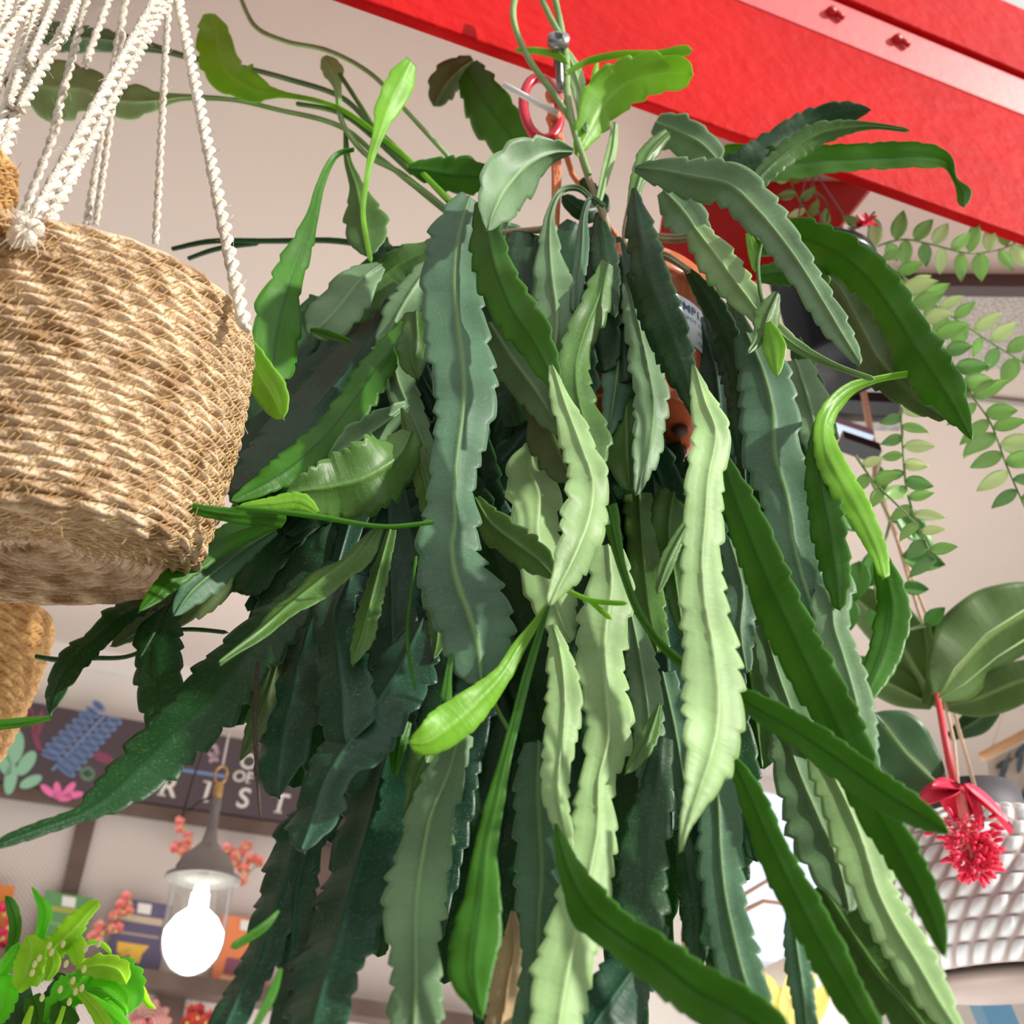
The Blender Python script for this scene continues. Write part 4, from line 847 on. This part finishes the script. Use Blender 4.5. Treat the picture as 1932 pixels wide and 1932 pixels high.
spray([(425, 1600), (445, 1610), (460, 1592), (455, 1640), (470, 1625), (485, 1632), (462, 1655), (440, 1625)], 'large coral blossom cluster right of the lamp neck', seed=2, r=10)
spray([(242, 1697), (230, 1715), (215, 1725), (205, 1745), (190, 1755), (178, 1768), (215, 1752), (240, 1722)], 'diagonal coral blossom spray before the navy packet', seed=3)
spray([(5, 1720), (12, 1745), (2, 1765), (14, 1780), (-6, 1770)], 'berry pink blossoms at the left border', seed=4, m=BERRY)
spray([(350, 1925), (370, 1915), (385, 1925), (365, 1935), (395, 1930)], 'red frilly blossom at the bottom border below the lamp', seed=5, r=13, m=mat('red_petal', (.62, .08, .06), .6))
t = thing('striped_flower', W(275, 1915, .09), 'pink and cream striped paper flower at the bottom border', 'flowers')
for i, a in enumerate((-160, -120, -80, -40, -10, 160)):
    an = math.radians(-a); d = WU*math.cos(an)+Vector((0, 0, 1))*math.sin(an); k = MB(); ssz = pxm(275, 1915, 2.4)
    k.oval(W(278, 1932, .07+.004*i), d, WN, 46*ssz, 34*ssz, .002, -.2); k.build('petal', mat('striped_petal', (.55, .16, .16), .6), t)
    k = MB()
    for j in range(5):
        q = .25+.15*j; c = W(278, 1932, .084+.004*i)+d*46*ssz*q+WN*.006; sd = d.cross(WN).normalized(); k.tube([c-sd*.014*math.sin(math.pi*q), c+d*.004, c+sd*.014*math.sin(math.pi*q)], .0011, 4)
    k.build('stripe', mat('cream_stripe', (.85, .70, .60), .6), t)
# dried pink flower
t = thing('dried_flower', P(560, 1830, .95), 'faded cream and pink dried flower behind the lower left blades', 'flower')
for i, (ang, l, c) in enumerate(((80, 130, 0), (70, 110, 1), (95, 100, 0), (60, 90, 0), (110, 80, 1), (-95, 60, 0), (-70, 70, 1), (88, 60, 1))):
    a = math.radians(ang); d = CR*math.cos(a)+CU*math.sin(a); s_ = pxm(560, 1830, .95); k = MB(); k.oval(P(560+4*(i % 3), 1850-4*i, .95-.006*i), d, Vector((.3*(i % 3-1), -1, 0)), l*s_, 38*s_, .001, .1, point=2)
    k.build('petal', [mat('cream_petal', (.78, .60, .42), .7, (.85, .72, .58), 60), mat('rose_petal', (.72, .28, .38), .7)][c], t)
k = MB()
for dx in (-14, 0, 8): k.tube([P(560, 1850, .95), P(556+dx, 1890, .95), P(548+dx, 1945, .95)], .0012, 4)
k.build('stem', mat('straw', (.6, .45, .3), .8), t)
# ------------------------------------------------------------------ lamp
lp = thing('pendant_lamp', P(405, 1510, 1.75), 'lit pendant lamp with grey cap and clear glass dome before the sign', 'lamp')
LY = 1.75; cap = P(383, 1661, LY); s_ = pxm(383, 1661, LY); lc = cap
ALU = mat('aged_aluminium', (.22, .21, .21), .35, metal=.7); 
k = MB(); R = 70*s_; k.lathe([(R, 0), (R*1.01, .002), (R*.98, .006), (R*.80, .010), (R*.76, .022), (R*.62, .040), (R*.38, .052), (R*.22, .064), (R*.15, .085), (R*.13, .12), (R*.15, .125), (R*.13, .14), (0, .142)], lc, n=48); k.lathe([(R, 0), (R*.86, .001), (R*.80, .006), (R*.3, .012), (0, .012)], lc, n=48); k.build('cap', ALU, lp)
k = MB(); c = lc+Vector((0, 0, .140)); k.lathe([(.006, 0), (.008, .004), (.008, .022), (.005, .03), (0, .03)], c, n=16)
rr = [c+Vector((math.cos(a)*.011, 0, .044+math.sin(a)*.016)) for a in [2*math.pi*i/16 for i in range(17)]]; k.tube(rr, .0022, 6); k.build('hanging_ring', mat('brass', (.55, .36, .14), .35, metal=.8), lp)
k = MB(); tp = c+Vector((0, 0, .06)); k.tube([tp, tp+Vector((.004, 0, .16)), tp+Vector((.01, .05, .34)), Vector((tp.x+.03, tp.y+.1, CAMZ+CEIL-.0))], .0022, 6); k.build('cable', mat('grey_cable', (.42, .38, .38), .6), lp)
k = MB(); k.tube([c+Vector((0, 0, .01)), c+Vector((-.03, 0, -.005)), c+Vector((-.055, 0, -.03)), c+Vector((-.05, 0, .03)), c+Vector((-.03, .02, .2))], .0022, 5); k.build('black_lead', mat('black_cable', (.03, .02, .02), .5), lp)
gm = bpy.data.materials.new('clear_glass'); gm.use_nodes = True; nt = gm.node_tree; nt.nodes.clear(); oo = nt.nodes.new('ShaderNodeOutputMaterial'); ms = nt.nodes.new('ShaderNodeMixShader'); tr = nt.nodes.new('ShaderNodeBsdfTransparent'); gl = nt.nodes.new('ShaderNodeBsdfGlossy'); fr = nt.nodes.new('ShaderNodeLayerWeight'); fr.inputs[0].default_value = .25
gl.inputs['Roughness'].default_value = .05; tr.inputs[0].default_value = (.93, .95, .93, 1); nt.links.new(fr.outputs['Facing'], ms.inputs[0]); nt.links.new(tr.outputs[0], ms.inputs[1]); nt.links.new(gl.outputs[0], ms.inputs[2]); nt.links.new(ms.outputs[0], oo.inputs[0])
GR = 57*s_; GH = P(383, 1661, LY).z - P(350, 1842, LY).z
prof = [(GR*.98, 0)] + [(GR, -GH*t) for t in (.1, .3, .5, .62)] + [(GR*math.cos(a), -GH*.62-GH*.38*math.sin(a)) for a in [math.pi/2*i/8 for i in range(1, 9)]]
k = MB(); k.lathe(prof, lc, n=48); k.build('glass_dome', gm, lp)
BULB = emit('lit_bulb', (1, .97, .86), 14)
pb = [(GR*.28, -GH*.15), (GR*.30, -GH*.3), (GR*.66, -GH*.40), (GR*.92, -GH*.54), (GR*.93, -GH*.64), (GR*.80, -GH*.80), (GR*.52, -GH*.92), (GR*.2, -GH*.975), (0, -GH*.98)]
k = MB(); k.lathe(pb, lc, n=32); k.build('bulb', BULB, lp)
k = MB(); k.lathe([(GR*.22, 0), (GR*.26, -GH*.16), (0, -GH*.16)], lc, n=20); k.build('bulb_socket', mat('white_socket', (.8, .8, .78), .4), lp)
# ------------------------------------------------------------------ lime cactus, lower left
lm = thing('lime_cactus', P(90, 1900, .95), 'bright lime green leaf cactus at the lower left corner in front of the shelf', 'plant')
LM['x'] = leafmat('bright_lime_blade', (.40, .74, .03), (.55, .85, .12), trans=.35, tcol=(.6, .95, .08), spk=0); LM['z'] = leafmat('fresh_green_blade', (.15, .60, .02), (.30, .75, .06), trans=.35, spk=0); BACK['x'] = 'x'; BACK['z'] = 'z'  # bright lime is the blades' own colour
D2 = [('x', .92, "60,1860,20 90,1800,40 130,1760,44 160,1725,30 186,1700,22"), ('x', .93, "70,1850,20 110,1790,36 140,1780,40 148,1820,20"), ('z', .90, "150,1860,20 180,1840,60 215,1850,84 240,1880,60 232,1912,20"), ('x', .89, "145,1830,14 185,1822,44 222,1830,40 238,1856,14"),
      ('x', .95, "140,1815,10 190,1815,14 230,1830,16 262,1862,15 280,1895,12 294,1902,6"), ('x', .95, "150,1800,6 170,1778,9 195,1782,9 210,1800,8"), ('z', .92, "64,1815,14 78,1760,20 86,1720,24 70,1690,10 60,1674,5"), ('V', .94, "20,1800,20 30,1750,22 22,1710,20 10,1690,8"),
      ('x', .90, "30,1870,20 50,1830,56 60,1790,50 50,1765,14"), ('z', .91, "90,1930,20 120,1880,60 150,1850,50 160,1830,20"), ('z', .88, "150,1870,10 190,1900,24 220,1925,26 245,1950,20"), ('x', .87, "130,1850,8 170,1890,20 195,1925,26 215,1960,20"),
      ('z', .90, "20,1840,30 10,1880,50 -10,1930,40"), ('V', .93, "60,1880,30 70,1920,50 60,1960,40"), ('V', .90, "110,1890,30 120,1930,50 120,1970,40"), ('z', .89, "160,1870,10 195,1872,20 230,1900,18 238,1916,6"), ('x', .9, "88,1850,10 100,1820,26 96,1790,12"), ('z', .9, "-10,1850,20 20,1810,30 34,1780,12"), ('K', .96, "40,1840,30 30,1900,60 20,1960,50"), ('K', .96, "130,1840,40 110,1900,70 100,1960,60"), ('x', .86, "60,1900,8 50,1930,14 40,1960,14"), ('x', .86, "120,1900,8 110,1930,10 95,1965,12")]
for i, (kd, y, sp) in enumerate(D2): blade('blade', kd, y, y-.02, random.Random(i).uniform(-10, 30), sp, lm, seed=700+i, period=17, teeth=1.1)
k = MB(); rn = random.Random(9)
for i in range(16):
    k.ball(P(rn.uniform(60, 200), rn.uniform(1770, 1900), .86), .0020, (1, 1, 1.5), n=6)
k.build('flower_bud', mat('cream_highlight', (.85, .85, .40), .5), lm)  # pale beads stand in for blurred highlights on the blades
k = MB(); k.lathe([(0, 0), (.05, 0), (.06, .09), (.064, .09), (.064, .1), (.055, .1), (.05, .02), (0, .02)], P(60, 2260, .93), n=32); k.build('pot', BLK, lm)
# ------------------------------------------------------------------ far right background: window, twigs, wall hanging, yellow lantern, blue post
SKYM = emit('window_daylight', (.66, .76, .98), .95)
k = MB(); k.prism([(1330, 1440), (1560, 1490), (1560, 1830), (1330, 1790)], .01, .01); o = k.build('window_1', SKYM, None, False); o['kind'] = 'structure'
tw = thing('dry_branches', P(1450, 1800, 1.5), 'bare brown twisted branches in front of the bright window', 'branches')
for i, q in enumerate(([(1290, 1900), (1310, 1780), (1400, 1690), (1450, 1660), (1500, 1620)], [(1320, 1880), (1400, 1720), (1440, 1700), (1520, 1710)], [(1400, 1610), (1420, 1600), (1450, 1625), (1480, 1640)], [(1300, 1900), (1290, 1760), (1300, 1700)], [(1330, 1930), (1350, 1850), (1420, 1800)])):
    k = MB(); k.tube([P(x, y, 1.5) for x, y in q], [.005, .004, .003, .0025, .002][:len(q)], 6); k.build('branch', mat('branch_bark', (.30, .16, .08), .8), tw)
wh = thing('wall_hanging', P(1900, 1420, 1.9), 'beige leaf-print cloth hanging from a wooden dowel at right border', 'wall hanging')
hb = [P(1862, 1440, 1.9), P(2040, 1350, 1.9)]; k = MB(); k.tube([P(1852, 1428, 1.88), P(2040, 1330, 1.88)], .009, 10); k.build('dowel', mat('dowel_wood', (.50, .28, .14), .6), wh)
k = MB(); k.tube([P(1868, 1420, 1.88), P(1905, 1310, 1.9), P(1960, 1380, 1.88)], .0012, 4); k.build('cord', CORD, wh)
v = [P(1862, 1436, 1.9), P(2040, 1345, 1.9), P(2060, 1640, 1.9), P(1885, 1640, 1.9)]; v2 = [p+Vector((0, .004, 0)) for p in v]
k = MB(); k.add(v+v2, [(0, 1, 2, 3), (7, 6, 5, 4)]+[(i, (i+1) % 4, 4+(i+1) % 4, 4+i) for i in range(4)]); k.build('cloth', mat('beige_cloth', (.50, .44, .38), .9), wh, False)
k = MB()
for i, (x, y, a, l) in enumerate(((1885, 1475, 70, 60), (1878, 1450, 30, 40), (1900, 1490, 110, 40), (1920, 1460, 80, 60), (1925, 1510, 60, 60), (1895, 1520, 20, 50), (1915, 1430, 50, 40), (1875, 1490, 140, 30))):
    an = math.radians(a); k.oval(P(x, y, 1.896), CR*math.cos(an)+CU*math.sin(an), Vector((0, -1, 0)), l*pxm(x, y, 1.9), 12*pxm(x, y, 1.9), .0012, 0)
k.build('leaf_print', mat('charcoal_print', (.06, .08, .09), .8), wh)
ln = thing('paper_lantern', P(1480, 1900, 1.9), 'white paper shade with yellow lower panel behind the blades, bottom right', 'lantern')
k = MB(); lc2 = P(1530, 1905, 1.9); s2 = pxm(1530, 1905, 1.9); k.lathe([(30*s2, 95*s2), (85*s2, 70*s2), (112*s2, 20*s2), (105*s2, -60*s2), (60*s2, -110*s2)], lc2, n=40); k.build('shade', mat('white_paper', (.92, .90, .82), .8), ln)
k = MB()
for i in range(5): k.oval(P(1480+5*i, 1950, 1.7), CU+CR*(.35*(i-2)), Vector((0, -1, 0)), 120*pxm(1480, 1900, 1.7), 46*pxm(1480, 1900, 1.7), .002, .05)
k.build('yellow_petal', mat('yellow_paper', (.90, .80, .25), .7), ln)
k = MB(); k.box(P(1848, 1888, 1.6), P(1905, 1888, 1.6)-P(1848, 1888, 1.6), Vector((0, .04, 0)), Vector((.05, 0, -.3)))
tag(k.build('blue_post', mat('blue_paint_post', (.035, .13, .22), .5), None, False), 'dark blue painted slat under the braided vase', 'slat')
